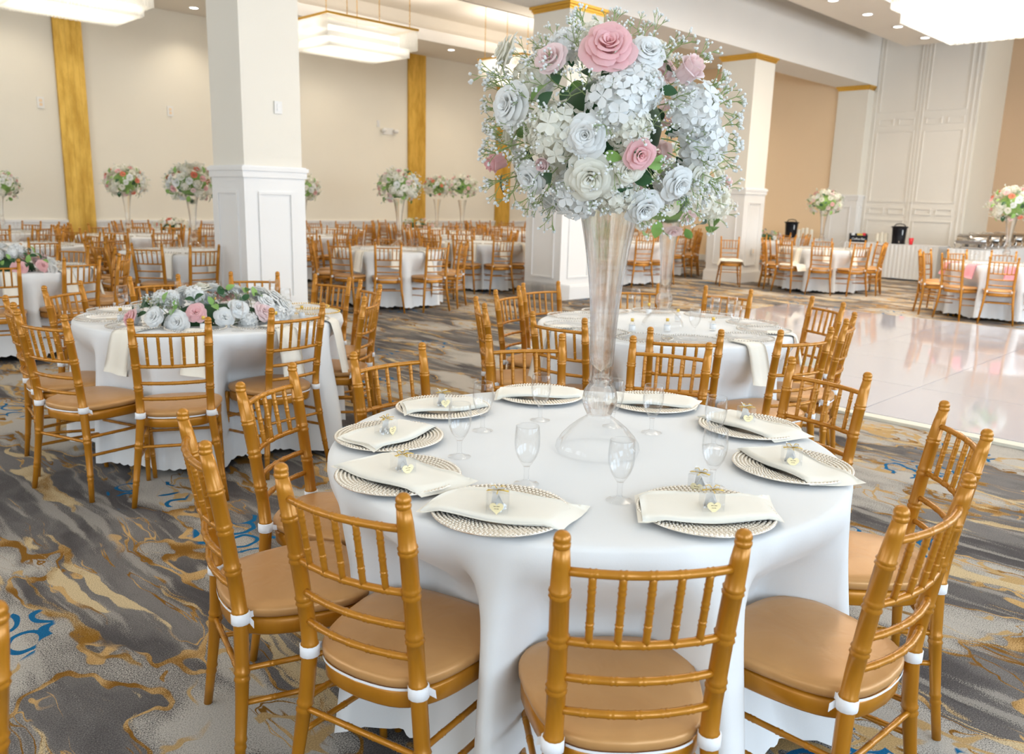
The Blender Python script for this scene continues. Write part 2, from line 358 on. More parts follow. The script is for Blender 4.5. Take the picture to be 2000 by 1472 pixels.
b = MB(); rect_ring(b, 1.6, 19.1, 11.4, 16.6, 1.9, 18.8, 11.7, 16.35, ZC + 0.17, 0.68)
b.box(1.6, 19.1, 11.4, 16.6, 5.72, 5.8)
struct('ceiling_recess', b, M['ceiling'])
b = MB(); b.box(-0.45, 0.45, -0.45, 0.45, 0, 0.02)
for r in (0.36, 0.27, 0.18, 0.09):
    for sx in (0, PI / 2, PI, 3 * PI / 2):
        b.box(-r, r, r - 0.03, r, -0.02, 0, mtx=Matrix.Rotation(sx, 4, 'Z'))
o = ob('ceiling_vent', b.mesh('ceiling_vent', M['ceiling'], False), loc=(13.9, 13.9, 5.69)); tag(o, 'square pale air vent set in the recessed ceiling', 'vent')
# long beam and the four columns
b = MB(); b.box(XW, 20.4, 8.45, 9.3, 4.33, 6.0); struct('ceiling_beam', b, M['beam'])
b = MB(); rect_ring(b, XW + 0.4, 19.32, YS + 0.4, 7.5, -3, 17.2, -2.5, 6.24, 4.97, 0.22)
b.box(XW, 22.3, YS, 8.5, 6.0, 6.2); struct('ceiling_front', b, M['ceiling'])
b = MB(); b.box(XW + 0.6, 19.1, YS + 0.6, 7.3, 5.45, 5.5); struct('ceiling_front_recess', b, M['ceiling'])
b = MB(); rect_ring(b, -3.0, 17.2, -2.5, 6.24, -2.97, 17.17, -2.47, 6.21, 4.955, 0.5); struct('trim_3', b, M['white'])
def column(cx, depthx, base, rail_z):
    x0, x1, y0, y1 = cx, cx + depthx, 8.5, 9.22
    b = MB(); b.box(x0, x1, y0, y1, rail_z, 4.23); root = struct('column', b, M['column'])
    b = MB(); b.box(x0 - 0.02, x1 + 0.02, y0 - 0.02, y1 + 0.02, 0, rail_z); struct('wainscot', b, M['white'], parent=root)
    b = MB()
    e = 0.055; b.box(x0 - e, x1 + e, y0 - e, y1 + e, rail_z - 0.02, rail_z + 0.02); b.box(x0 - 0.04, x1 + 0.04, y0 - 0.04, y1 + 0.04, rail_z - 0.09, rail_z - 0.02)
    b.box(x0 - 0.035, x1 + 0.035, y0 - 0.035, y1 + 0.035, rail_z + 0.02, rail_z + 0.035)
    if base: b.box(x0 - 0.05, x1 + 0.05, y0 - 0.05, y1 + 0.05, 0, 0.2); b.box(x0 - 0.035, x1 + 0.035, y0 - 0.035, y1 + 0.035, 0.2, 0.225)
    def frame(u0, u1, z0, z1, face):
        t = 0.028
        for (a0, a1, c0, c1) in ((u0 + t, u1 - t, z0, z0 + t), (u0 + t, u1 - t, z1 - t, z1), (u0, u0 + t, z0, z1), (u1 - t, u1, z0, z1)):
            if face == 'y': b.box(a0, a1, y0 - 0.038, y0 - 0.018, c0, c1)
            else: b.box(x0 - 0.038, x0 - 0.018, a0, a1, c0, c1)
    frame(x0 + 0.14, x1 - 0.14, 0.33, rail_z - 0.24, 'y'); frame(y0 + 0.12, y1 - 0.12, 0.33, rail_z - 0.24, 'x')
    struct('moulding', b, M['white'], parent=root)
    b = MB(); b.box(x0 - 0.05, x1 + 0.05, y0 - 0.05, y1 + 0.05, 4.29, 4.33); b.box(x0 - 0.025, x1 + 0.025, y0 - 0.025, y1 + 0.025, 4.255, 4.29); b.box(x0 - 0.01, x1 + 0.01, y0 - 0.01, y1 + 0.01, 4.23, 4.255)
    struct('gold_crown', b, M['gold_trim'], parent=root)
    return root
column(4.38, 0.70, True, 1.76); column(9.52, 0.78, True, 1.80); column(14.84, 0.76, True, 1.82); column(20.06, 0.4, True, 1.80)
# panelled bump-out on the east
b = MB(); b.box(20.38, 22.2, 6.2, 8.5, 0, 6.2); struct('wall_panelled', b, M['panel'])
b = MB()
def pframe(y0, y1, z0, z1, t=0.03, d=0.02):
    for (a0, a1, c0, c1) in ((y0 + t, y1 - t, z0, z0 + t), (y0 + t, y1 - t, z1 - t, z1), (y0, y0 + t, z0, z1), (y1 - t, y1, z0, z1)): b.box(20.38 - d, 20.381, a0, a1, c0, c1)
for (ya, yb) in ((6.42, 7.28), (7.48, 8.34)):
    pframe(ya, yb, 0.2, 1.28); pframe(ya + 0.02, (ya + yb) / 2 - 0.05, 1.40, 1.56); pframe((ya + yb) / 2 + 0.05, yb - 0.02, 1.40, 1.56)
    pframe(ya, yb, 1.68, 3.30); pframe(ya + 0.02, (ya + yb) / 2 - 0.05, 3.42, 3.58); pframe((ya + yb) / 2 + 0.05, yb - 0.02, 3.42, 3.58); pframe(ya, yb, 3.72, 5.6)
for y in (6.2, 6.3, 7.33, 7.40, 8.40): b.box(20.36, 20.381, y, y + 0.035, 0, 5.9)
struct('trim_4', b, M['panel'])
b = MB(); b.box(20.40, 22.15, 6.185, 6.2, 0, 6.0); struct('trim_5', b, M['wall'])

# downlights
DL = [(7.78, 16.9), (10.9, 16.5), (13.96, 16.3), (15.25, 16.1), (4.6, 16.7), (2.0, 16.7), (10.9, 10.6), (12.16, 10.6), (13.45, 10.6), (14.83, 11.2), (16.16, 11.2), (17.49, 11.2), (18.95, 12.23), (18.92, 13.45), (8.5, 10.6)]
DL2 = [(14.44, 6.9), (15.82, 6.88), (17.20, 6.86), (18.59, 6.84), (13.06, 6.9), (11.68, 6.9)]
b = MB(); b.lathe([(0.085, 0.0), (0.1, -0.004), (0.1, -0.012), (0.083, -0.012), (0.08, 0.0)], 20); ring = b.mesh('trim_ring', M['white'])
b = MB(); b.lathe([(0.082, -0.006), (0.0, -0.0061)], 20); disc = b.mesh('lamp_disc', M['lamp'])
NEARL = ['nearest the beam', 'in the soffit row']
for i, (x, y) in enumerate(DL + DL2):
    z = ZC if i < len(DL) else 4.97
    if not in_view(x, y, z, 60) : continue
    r = thing('recessed_downlight', (x, y, z), 0, 'small round recessed downlight in the ' + ('soffit over the far tables' if i < len(DL) else 'dropped ceiling over the dance floor'), 'ceiling light', 'recessed downlights over the far tables' if i < len(DL) else 'recessed downlights over the dance floor')
    part('trim_ring', ring, r); part('lamp_disc', disc, r)
    l = bpy.data.lights.new('downlight', 'SPOT'); l.energy = 55; l.color = (1, 0.88, 0.70); l.spot_size = 2.0; l.spot_blend = 0.8; l.shadow_soft_size = 0.08
    lo = bpy.data.objects.new('downlight', l); COL.objects.link(lo); lo.location = (x, y, z - 0.03)

# chandeliers
def chandelier(x0, x1, y0, y1, zt, label, tiers=((0, 0.34), (0.10, 0.46)), zceil=5.72, power=45):
    cx, cyy = (x0 + x1) / 2, (y0 + y1) / 2; hx, hy = (x1 - x0) / 2, (y1 - y0) / 2
    r = thing('crystal_chandelier', (cx, cyy, zt - tiers[-1][1]), 0, label, 'chandelier', None); z = tiers[-1][1]
    b = MB(); rect_ring(b, -hx, hx, -hy, hy, -hx + 0.03, hx - 0.03, -hy + 0.03, hy - 0.03, z - 0.02, 0.035)
    for y in (-hy / 3, hy / 3): b.box(-hx, hx, y - 0.01, y + 0.01, z, z + 0.01)
    part('gold_frame', b.mesh('gold_frame', M['gold_trim'], False), r)
    for k, (ins, drop) in enumerate(tiers):
        b = MB(); ax, ay = hx - ins - 0.02, hy - ins - 0.02; pts = []
        n = int(2 * ax / 0.022); pts += [(-ax + 2 * ax * i / n, s * ay) for i in range(n + 1) for s in (-1, 1)]
        n = int(2 * ay / 0.022); pts += [(s * ax, -ay + 2 * ay * i / n) for i in range(1, n) for s in (-1, 1)]
        for (px, py) in pts:
            j = 0.004 * math.sin(px * 91 + py * 57); b.box(px - 0.0055, px + 0.0055, py - 0.0055, py + 0.0055, z - drop + j, z - 0.02 - k * 0.22)
        if k == len(tiers) - 1:
            for i in range(34):
                for jx in range(22):
                    px = -ax + 2 * ax * (i + .5) / 34; py = -ay + 2 * ay * (jx + .5) / 22; b.box(px - 0.007, px + 0.007, py - 0.007, py + 0.007, z - drop + 0.004, z - drop + 0.07)
        o = part('crystal_tier', b.mesh('crystal_tier', M['crystal'], False), r); o['kind'] = 'stuff'
    for y in (-hy * 0.5, 0, hy * 0.5):
        b = MB(); b.box(-hx + 0.2, hx - 0.2, y - 0.05, y + 0.05, z - 0.30, z - 0.12); part('lamp_bar', b.mesh('lamp_bar', M['bulb'], False), r)
    for sx in range(6):
        px = -hx + 0.12 + (2 * hx - 0.24) * sx / 5
        b = MB(); zz = z; n = int((zceil - zt) / 0.04)
        for q in range(n):
            w = 0.008; b.box(px - (w if q % 2 else 0.002), px + (w if q % 2 else 0.002), -(0.002 if q % 2 else w), (0.002 if q % 2 else w), zz + q * 0.04, zz + q * 0.04 + 0.036)
        part('chain', b.mesh('chain', M['gold_trim'], False), r, (0, -hy + 0.1 if sx % 2 else hy - 0.1, 0))
    l = area('chandelier_light', (cx, cyy, zt - 0.31), 2 * hx - 0.4, 2 * hy - 0.3, power * 0.12, (1, 0.90, 0.76), (0, 0, -1))
    for s in (-0.5, 0.5):
        q = bpy.data.lights.new('chandelier_lamp', 'POINT'); q.energy = power; q.color = (1, 0.95, 0.87); q.shadow_soft_size = 0.16
        qo = bpy.data.objects.new('chandelier_lamp', q); COL.objects.link(qo); qo.location = (cx + s * hx, cyy, zt - 0.20)
    return r
chandelier(7.60, 9.42, 11.85, 13.15, 4.3, 'rectangular crystal chandelier hanging right beside the white column top')
chandelier(3.25, 5.05, 12.15, 13.5, 4.3, 'crystal chandelier cut by the upper frame above the wide gold strip')
chandelier(12.1, 13.9, 12.0, 13.3, 4.3, 'distant crystal chandelier half hidden behind a column and white rose')
chandelier(11.05, 13.15, 2.95, 4.55, 4.45, 'large crystal chandelier hanging over the white dance floor', ((0, 0.42), (0.0, 0.50), (0.10, 0.66)), 5.45, 130)
chandelier(3.6, 5.7, 2.95, 4.55, 4.45, 'crystal chandelier hanging high above the second vase table', ((0, 0.42), (0.0, 0.50), (0.10, 0.66)), 5.45, 12)  # added out of view to lift the light over the front tables

# dance floor
X0, Y1, T = 6.12, 6.06, 1.22
r = thing('dance_floor', (X0, Y1, 0), 0, 'glossy white panelled dance floor laid over the carpet', 'dance floor')
b = MB(); g = 0.003; b.box(g, T - g, g, T - g, 0.001, 0.025); pm = b.mesh('floor_panel', M['floor_white'], False)
for i in range(5):
    for j in range(7): part('floor_panel', pm, r, (i * T, -(j + 1) * T, 0))
for (a0, a1, c0, c1, pr) in ((-0.11, -0.003, -7 * T, 0.0, 'x'),):
    b = MB(); b.box(a0, a1, c0, c1, 0.001, 0.022)
    part('edge_ramp', b.mesh('edge_ramp', M['floor_edge'], False), r)

# wall fittings
def plate(name, x, y, z, w, h, label, cat, lamp=False):
    r = thing(name, (x, y, z), 0, label, cat)
    b = MB(); b.box(-w / 2, w / 2, -0.02, 0, -h / 2, h / 2); part('cover_plate', b.mesh('cover_plate', M['plate_plastic'], False), r)
    b = MB(); 
    if lamp:
        for s in (-1, 1): b.lathe([(0.0, -0.045), (0.06, -0.03), (0.075, 0.03), (0.03, 0.05), (0, 0.05)], 12, (s * w * 0.62, -0.08, 0.0))
        part('lamp_head', b.mesh('lamp_head', M['plate_plastic']), r)
    else:
        b.box(-w / 5, w / 5, -0.028, -0.02, -h / 3.3, -h / 20); b.box(-w / 5, w / 5, -0.028, -0.02, h / 20, h / 3.3); part('socket', b.mesh('socket', M['peach'] if cat == 'socket' else M['white'], False), r)
    return r
plate('wall_socket', 5.06, YN, 3.04, 0.12, 0.20, 'small white socket plate on cream wall left of wide gold strip', 'socket')
plate('wall_socket', 7.48, YN, 3.10, 0.12, 0.20, 'small white socket plate on bare cream wall near the column', 'socket')
plate('emergency_light', 13.01, YN, 3.11, 0.30, 0.16, 'white twin-head emergency light on the cream wall', 'emergency light', True)
plate('wall_sensor', 12.70, YN, 3.27, 0.08, 0.16, 'small pale sensor above the emergency light', 'sensor')
plate('switch_plate', 4.80, 8.5, 2.42, 0.09, 0.13, 'blank white cover plate on the nearest column shaft', 'switch plate')
plate('wall_socket', 15.25, 8.46, 0.62, 0.07, 0.12, 'small outlet low on the panelled column beside the spare chair', 'socket')
# ------------------------------------------------------------------ chiavari chair (origin on floor under the back posts, seat towards +Y)
def curve_pts(keys, n):
    """smooth interpolation through keys"""
    out = []
    for i in range(n + 1):
        t = i / n * (len(keys) - 1); k = min(int(t), len(keys) - 2); u = t - k
        p0 = Vector(keys[max(k - 1, 0)]); p1 = Vector(keys[k]); p2 = Vector(keys[k + 1]); p3 = Vector(keys[min(k + 2, len(keys) - 1)])
        out.append(0.5 * ((2 * p1) + (p2 - p0) * u + (2 * p0 - 5 * p1 + 4 * p2 - p3) * u * u + (3 * p1 - p0 - 3 * p2 + p3) * u ** 3))
    return out
def turned(b, path, r_of, rings, seg=12, ringw=0.0075, fine=True):
    """bamboo-turned rod: path function s->point, r_of s->radius, double rings at the given s (fractions)"""
    pts = [path(i / 60) for i in range(61)]; L = sum((pts[i + 1] - pts[i]).length for i in range(60)); ss = {0.0: 1, 1.0: 1}
    n = 10 if fine else 4
    for i in range(n + 1): ss[i / n] = 1.0
    if fine:
        for c in rings:
            for off, m in ((-1.6, 1.0), (-1.0, 1.155), (-0.3, 1.0), (0.3, 1.0), (1.0, 1.155), (1.6, 1.0)): ss[min(1, max(0, c + off * ringw / L))] = m
    ks = sorted(ss); b.tube([path(k) for k in ks], [r_of(k) * ss[k] for k in ks], seg)
def chair_meshes(fine):
    seg = 12 if fine else 6; P = {}
    def post(sx):
        low = [(sx * 0.212, -0.035, 0), (sx * 0.186, -0.012, 0.22), (sx * 0.160, 0, 0.44), (sx * 0.160, -0.018, 0.62), (sx * 0.165, -0.045, 0.80), (sx * 0.168, -0.064, 0.90)]
        cp = curve_pts(low, 50)
        def path(s): t = s * 50; k = min(int(t), 49); return cp[k].lerp(cp[k + 1], t - k)
        b = MB(); turned(b, path, lambda s: 0.0125 + 0.0068 * sstep(s, 0, 0.35) - 0.0045 * sstep(s, 0.84, 1), [0.12, 0.27, 0.42, 0.56, 0.68, 0.80], seg, fine=fine)
        t = cp[-1]
        b.lathe([(0.0135, -0.006), (0.0165, 0.0), (0.0168, 0.006), (0.014, 0.009), (0.0165, 0.012), (0.016, 0.018), (0.0135, 0.024), (0.008, 0.0285), (0.0, 0.030)] if fine else [(0.0165, -0.004), (0.0165, 0.016), (0.008, 0.027), (0, 0.029)], seg, tuple(t)); return b
    P['post'] = [post(-1), post(1)]
    def rod(p0, p1, r, sag=0.0, rings=(), sagv=(0, -1, 0), sg=None):
        b = MB(); p0 = Vector(p0); p1 = Vector(p1); sv = Vector(sagv)
        turned(b, lambda s: p0.lerp(p1, s) + sv * (sag * 4 * s * (1 - s)), lambda s: r, rings, sg or (10 if fine else 5), 0.0055, fine); return b
    def py(z):                                     # post centre line y, x at height z
        keys = [(0.44, 0, .160), (0.62, -0.018, .160), (0.80, -0.045, .165), (0.90, -0.064, .168)]
        for (z0, y0, x0), (z1, y1, x1) in zip(keys, keys[1:]):
            if z <= z1: u = (z - z0) / (z1 - z0); return lerp(x0, x1, u), lerp(y0, y1, u)
    P['rail'] = []
    for z in (0.848, 0.695, 0.612, 0.535):
        x, y = py(z); P['rail'].append(rod((-x, y, z), (x, y, z), 0.0088, 0.028, (0.17, 0.335, 0.5, 0.665, 0.83)))
    P['spindle'] = []
    for s in (0.17, 0.335, 0.5, 0.665, 0.83):
        x1, y1 = py(0.848); x0, y0 = py(0.695); q = 0.028 * 4 * s * (1 - s)
        P['spindle'].append(rod((lerp(-x0, x0, s), y0 - q, 0.695), (lerp(-x1, x1, s), y1 - q, 0.848), 0.0076, 0, (0.26, 0.52, 0.78)))
    P['leg'] = [rod((sx * 0.187, 0.372, 0.0), (sx * 0.176, 0.352, 0.42), 0.0155, 0, (0.3, 0.6)) for sx in (-1, 1)]
    for m in P['leg']:                             # taper towards the foot
        m.v = [(x + (((0.187 if x > 0 else -0.187) - x) * 0.28 * max(0, 1 - z / 0.3)), y + (0.372 - y) * 0.28 * max(0, 1 - z / 0.3), z) for x, y, z in m.v]
    st = []
    for sx in (-1, 1):
        for zb, zf in ((0.315, 0.30), (0.225, 0.20)): st.append(rod((sx * lerp(.212, .160, zb / .44), -0.006, zb), (sx * 0.181, 0.36, zf), 0.0078, 0, (0.2, 0.4, 0.6, 0.8)))
    st.append(rod((-0.177, -0.008, 0.295), (0.177, -0.008, 0.295), 0.0078, 0, (0.2, 0.4, 0.6, 0.8)))
    st.append(rod((-0.181, 0.36, 0.275), (0.181, 0.36, 0.275), 0.0078, 0, (0.2, 0.4, 0.6, 0.8)))
    P['stretcher'] = st
    def outline(k, n):                             # rounded seat plan, k = growth
        out = []
        for i in range(n):
            a = 2 * PI * i / n; c, s = math.cos(a), math.sin(a); e = 0.62
            x = math.copysign(abs(c) ** e, c); y = math.copysign(abs(s) ** e, s)
            yy = 0.185 + y * (0.192 + k); hw = lerp(0.170, 0.203, sstep(yy, 0.0, 0.3)) + k
            if s < 0: yy -= 0.010 * (1 - abs(x))
            out.append((x * hw, yy))
        return out
    n = 40 if fine else 16
    def slab(layers):
        b = MB(); v = []; f = []
        for k, z, cr in layers:
            for (x, y) in outline(k, n): v.append((x, y, z + cr))
        m = len(layers)
        for i in range(m - 1):
            for j in range(n): q = (j + 1) % n; f.append((i * n + j, i * n + q, (i + 1) * n + q, (i + 1) * n + j))
        f.append(tuple(range(n))[::-1]); f.append(tuple((m - 1) * n + j for j in range(n))); b.add(v, f); return b
    P['seat_frame'] = slab([(-0.004, 0.385, 0), (0, 0.39, 0), (0.001, 0.425, 0), (-0.004, 0.432, 0)])
    P['cushion'] = slab([(-0.012, 0.434, 0), (0.0, 0.437, 0), (0.006, 0.446, 0), (0.0065, 0.458, 0), (0.002, 0.466, 0), (-0.003, 0.4665, 0), (-0.008, 0.470, 0), (-0.03, 0.474, 0), (-0.08, 0.478, 0), (-0.15, 0.479, 0)] if fine else [(-0.01, 0.434, 0), (0.006, 0.445, 0), (0.005, 0.462, 0), (-0.03, 0.474, 0), (-0.12, 0.478, 0)])
    P['tie'] = []
    for sx in (-1, 1):
        b = MB(); b.lathe([(0.0205, -0.016), (0.0240, -0.014), (0.0240, 0.013), (0.0205, 0.015)], seg, (sx * 0.160, 0.0, 0.452))
        if fine: b.add([(sx * 0.160, 0.018, 0.443), (sx * 0.160, 0.018, 0.462), (sx * 0.150, 0.035, 0.458), (sx * 0.150, 0.035, 0.441), (sx * 0.172, 0.019, 0.436), (sx * 0.190, 0.026, 0.428), (sx * 0.186, 0.027, 0.447), (sx * 0.171, 0.020, 0.455)], [(0, 1, 2, 3), (4, 5, 6, 7)])
        P['tie'].append(b)
    b = MB(); ol = outline(0.004, 64); pts = [(x, y) for x, y in ol if y < 0.02 and abs(x) < 0.165]; pts.sort()
    v = []; f = []
    for x, y in pts: v += [(x, y - 0.003, 0.434), (x, y - 0.003, 0.4405)]
    for i in range(len(pts) - 1): f.append((2 * i, 2 * i + 2, 2 * i + 3, 2 * i + 1))
    b.add(v, f); P['strap'] = b
    return P
def build_chair(fine):
    P = chair_meshes(fine); r = thing('chiavari_chair', (0, -90, 0), 0, 'x', 'chair')
    me = lambda n, b, m: b.mesh(n, m)
    part('seat_frame', me('seat_frame', P['seat_frame'], M['wood']), r); c = part('cushion', me('cushion', P['cushion'], M['cushion']), r)
    part('piping', me('piping', P['strap'], M['strap']), c)
    for b in P['tie']: part('cushion_tie', me('cushion_tie', b, M['strap']), r)
    for b in P['post']: part('back_post', me('back_post', b, M['wood']), r)
    for b in P['leg']: part('leg', me('leg', b, M['wood']), r)
    for b in P['rail']: part('back_rail', me('back_rail', b, M['wood']), r)
    for b in P['spindle']: part('spindle', me('spindle', b, M['wood']), r)
    for b in P['stretcher']: part('stretcher', me('stretcher', b, M['wood']), r)
    return r, P
proto_fine, _ = build_chair(True)
proto_mid, PL = build_chair(False)
b = MB()                                            # far copy, one mesh, three materials
for key, mi in (('seat_frame', 0), ('cushion', 1)): b.add(PL[key].v, PL[key].f, mi)
for key, mi in (('post', 0), ('leg', 0), ('rail', 0), ('spindle', 0), ('stretcher', 0), ('tie', 2)):
    for q in PL[key]: b.add(q.v, q.f, mi)
far_chair_mesh = b.mesh('chiavari_chair', [M['wood'], M['cushion'], M['strap']])
used = {'fine': False, 'mid': False}
def place_chair(level, x, y, nrm, label, group):
    """x, y: point between the two finials; nrm: outward direction of the back in degrees"""
    a = math.radians(nrm); ox, oy = x - 0.066 * math.cos(a), y - 0.066 * math.sin(a); rz = a + PI / 2
    if level == 'far':
        o = ob('chiavari_chair', far_chair_mesh, None, (ox, oy, 0), (0, 0, rz)); return tag(o, label, 'chair', group)
    p = proto_fine if level == 'fine' else proto_mid
    if not used[level]:
        used[level] = True; p.location = (ox, oy, 0); p.rotation_euler = (0, 0, rz); p['label'] = label; p['group'] = group; return p
    return clone(p, (ox, oy, 0), rz, label, group)

# ------------------------------------------------------------------ tables and cloths
RT = 0.765
def cloth_mesh(cx, cy, chairs, seed, fine, hem=0.035, spread=1.0):
    """chairs: list of (angle rad, radius of the seat front edge)"""
    rr = random.Random(seed); seg = 320 if fine else 120; lev = 22 if fine else 9
    ph = [(k, rr.uniform(0, 6.28), rr.uniform(0.5, 1)) for k in (7, 9, 11, 13, 16, 19)]
    prof = [(0.0, 0.0), (0.3, 0.0), (0.6, 0.0), (0.72, 0.0), (RT - 0.012, 0.0), (RT, -0.003), (RT + 0.007, -0.011)]
    b = MB(); v = [(0, 0, 0.772)]; rows = []
    for r, dz in prof[1:]:
        rows.append([(r * math.cos(2 * PI * j / seg), r * math.sin(2 * PI * j / seg), 0.772 + dz) for j in range(seg)])
    for i in range(1, lev + 1):
        s = i / lev; row = []
        for j in range(seg):
            a = 2 * PI * j / seg
            fo = sum(w * math.cos(k * a + p) for k, p, w in ph) / 3.2
            fo = math.copysign(abs(fo) ** 0.8, fo)
            sc = abs(math.sin(a * (44 if fine else 30)))
            zb = hem + 0.02 * fo + (0.012 * (1 - sc) if fine or True else 0)
            z = lerp(0.760, zb, s)
            r0 = RT + 0.008 + 0.03 * s * spread + 0.055 * (s ** 0.8) * fo
            pz = sstep(0.765 - z, 0.03, 0.29)              # reaches the seat's height quickly
            if z < 0.40: pz *= lerp(1.0, 0.55, (0.40 - z) / 0.40)
            ins = 0.0; tgt = r0
            for ca, fr in chairs:
                d = (a - ca + PI) % (2 * PI) - PI
                lat = abs(fr * 1.05 * math.sin(d)) if abs(d) < 1.2 else 9
                w = 1 - sstep(lat, 0.12, 0.205)
                if w > ins: ins = w; tgt = min(r0, fr - 0.022 + 0.010 * fo)
            r = lerp(r0 + (0.03 * sstep(s, 0.1, 0.8) * (1 - ins) if chairs else 0), tgt, ins * pz)
            row.append((r * math.cos(a), r * math.sin(a), z))
        rows.append(row)
    for row in rows: v += row
    f = [(0, 1 + j, 1 + (j + 1) % seg) for j in range(seg)]
    for i in range(len(rows) - 1):
        for j in range(seg): q = (j + 1) % seg; f.append((1 + i * seg + j, 1 + (i + 1) * seg + j, 1 + (i + 1) * seg + q, 1 + i * seg + q))
    b.add(v, f); return b
b = MB(); b.lathe([(0.0, 0.735), (RT - 0.02, 0.735), (RT - 0.012, 0.742), (RT - 0.012, 0.762), (RT - 0.02, 0.767), (0, 0.767)], 48); table_top = b.mesh('table_top', M['white'])
tlegs = []
for sx in (-1, 1):
    for sy in (-1, 1):
        b = MB(); b.tube([(sx * 0.36, sy * 0.22, 0.0), (sx * 0.36, sy * 0.22, 0.05), (sx * 0.36, sy * 0.2, 0.735)], [0.016, 0.0125, 0.0125], 8); tlegs.append(b.mesh('leg', M['black']))

def lathe_mesh(name, prof, m, seg=24, rib=None):
    b = MB(); b.lathe(prof, seg, rib=rib)
    if name == 'plate_disc': b.f = [q for q in b.f if len(q) <= 4]
    return b.mesh(name, m)
# goblet: bowl+stem+foot in glass
def goblet(seg):
    k = [(0.0345, 0.0008), (0.020, 0.004), (0.008, 0.010), (0.0062, 0.018), (0.0075, 0.024), (0.0065, 0.030), (0.0068, 0.040), (0.009, 0.050), (0.016, 0.060), (0.0255, 0.076), (0.0315, 0.094), (0.0338, 0.112), (0.0335, 0.132), (0.0310, 0.158), (0.0302, 0.160), (0.0296, 0.158)]
    inner = [(0.032, 0.132), (0.0322, 0.112), (0.030, 0.094), (0.024, 0.077), (0.015, 0.063), (0.0, 0.058)]
    b1 = MB(); b1.lathe([p for p in k if p[1] <= 0.050], seg); b1.f = [q for q in b1.f if len(q) <= 4]; b2 = MB(); b2.lathe([(0.0, 0.0499)] + [p for p in k if p[1] >= 0.050] + (inner if seg > 12 else []), seg)
    return b1.mesh('stem', M['glass']), b2.mesh('bowl', M['glass'])
GOB = {'fine': goblet(28), 'mid': goblet(10)}
gproto = {}
def place_goblet(level, x, y, label, group):
    sc = 1.03
    if level == 'far':
        if 'farm' not in gproto:
            b = MB(); b.lathe([(0.034, 0.0), (0.006, 0.01), (0.0065, 0.05), (0.03, 0.09), (0.0335, 0.12), (0.030, 0.16)], 8); gproto['farm'] = b.mesh('water_goblet', M['glass'])
        return tag(ob('water_goblet', gproto['farm'], None, (x, y, 0.773)), label, 'glass', group)
    if level not in gproto:
        r = thing('water_goblet', (x, y, 0.773), 0, label, 'glass', group); part('stem', GOB[level][0], r); part('bowl', GOB[level][1], r); gproto[level] = r; return r
    return clone(gproto[level], (x, y, 0.773), 0, label, group)
# charger plates
b = MB(); b.lathe([(0.0, 0.0), (0.10, 0.0), (0.166, 0.0125), (0.168, 0.0155), (0.166, 0.0165), (0.080, 0.0075), (0.074, 0.0055), (0.0, 0.0055)], 64)
for i in range(8):
    r = 0.084 + i * 0.0112; n = int(2 * PI * r / 0.0112); z = 0.0075 + (r - 0.08) / 0.086 * 0.009
    for k in range(n):
        a = 2 * PI * k / n; b.lathe([(0.0051, 0.0), (0.0040, 0.0028), (0.0, 0.0042)], 6, (r * math.cos(a), r * math.sin(a), z - 0.0004))
b.f = [q for q in b.f]; plate_charger = b.mesh('charger_plate', M['charger'])
glass_plate = lathe_mesh('plate_disc', [(0.157, 0.0125), (0.106, 0.007), (0.090, 0.0015), (0.0, 0.0012)], M['glass'], 40)
def bead_rim(n, r, br, m, octa=False):
    b = MB()
    for i in range(n):
        a = 2 * PI * i / n; c = (r * math.cos(a), r * math.sin(a), 0.013)
        if octa: b.octa(c, br * 1.2)
        else: b.ball(c, br, 6, 4)
    return b.mesh('beaded_rim', m)
RIM = {'silver': bead_rim(64, 0.158, 0.0052, M['silver_bead']), 'gold': bead_rim(64, 0.158, 0.0052, M['gold_bead']), 'far': bead_rim(40, 0.158, 0.006, M['silver_bead'], True)}
b = MB(); b.lathe([(0.0, 0.002), (0.10, 0.002), (0.152, 0.012)], 20)
k = len(b.f)
for i in range(30):
    a = 2 * PI * i / 30; b.octa((0.157 * math.cos(a), 0.157 * math.sin(a), 0.012), 0.0075, 1)
far_plate = b.mesh('charger_plate', [M['glass'], M['silver_bead']])
pproto = {}
def glass_charger(x, y, kind, label, group):
    if kind == 'far': return tag(ob('charger_plate', far_plate, None, (x, y, 0.773)), label, 'plate', group)
    if kind not in pproto:
        r = thing('charger_plate', (x, y, 0.773), 0, label, 'plate', group); part('plate_disc', glass_plate, r); part('beaded_rim', RIM[kind], r); pproto[kind] = r; return r
    return clone(pproto[kind], (x, y, 0.773), rnd.random(), label, group)
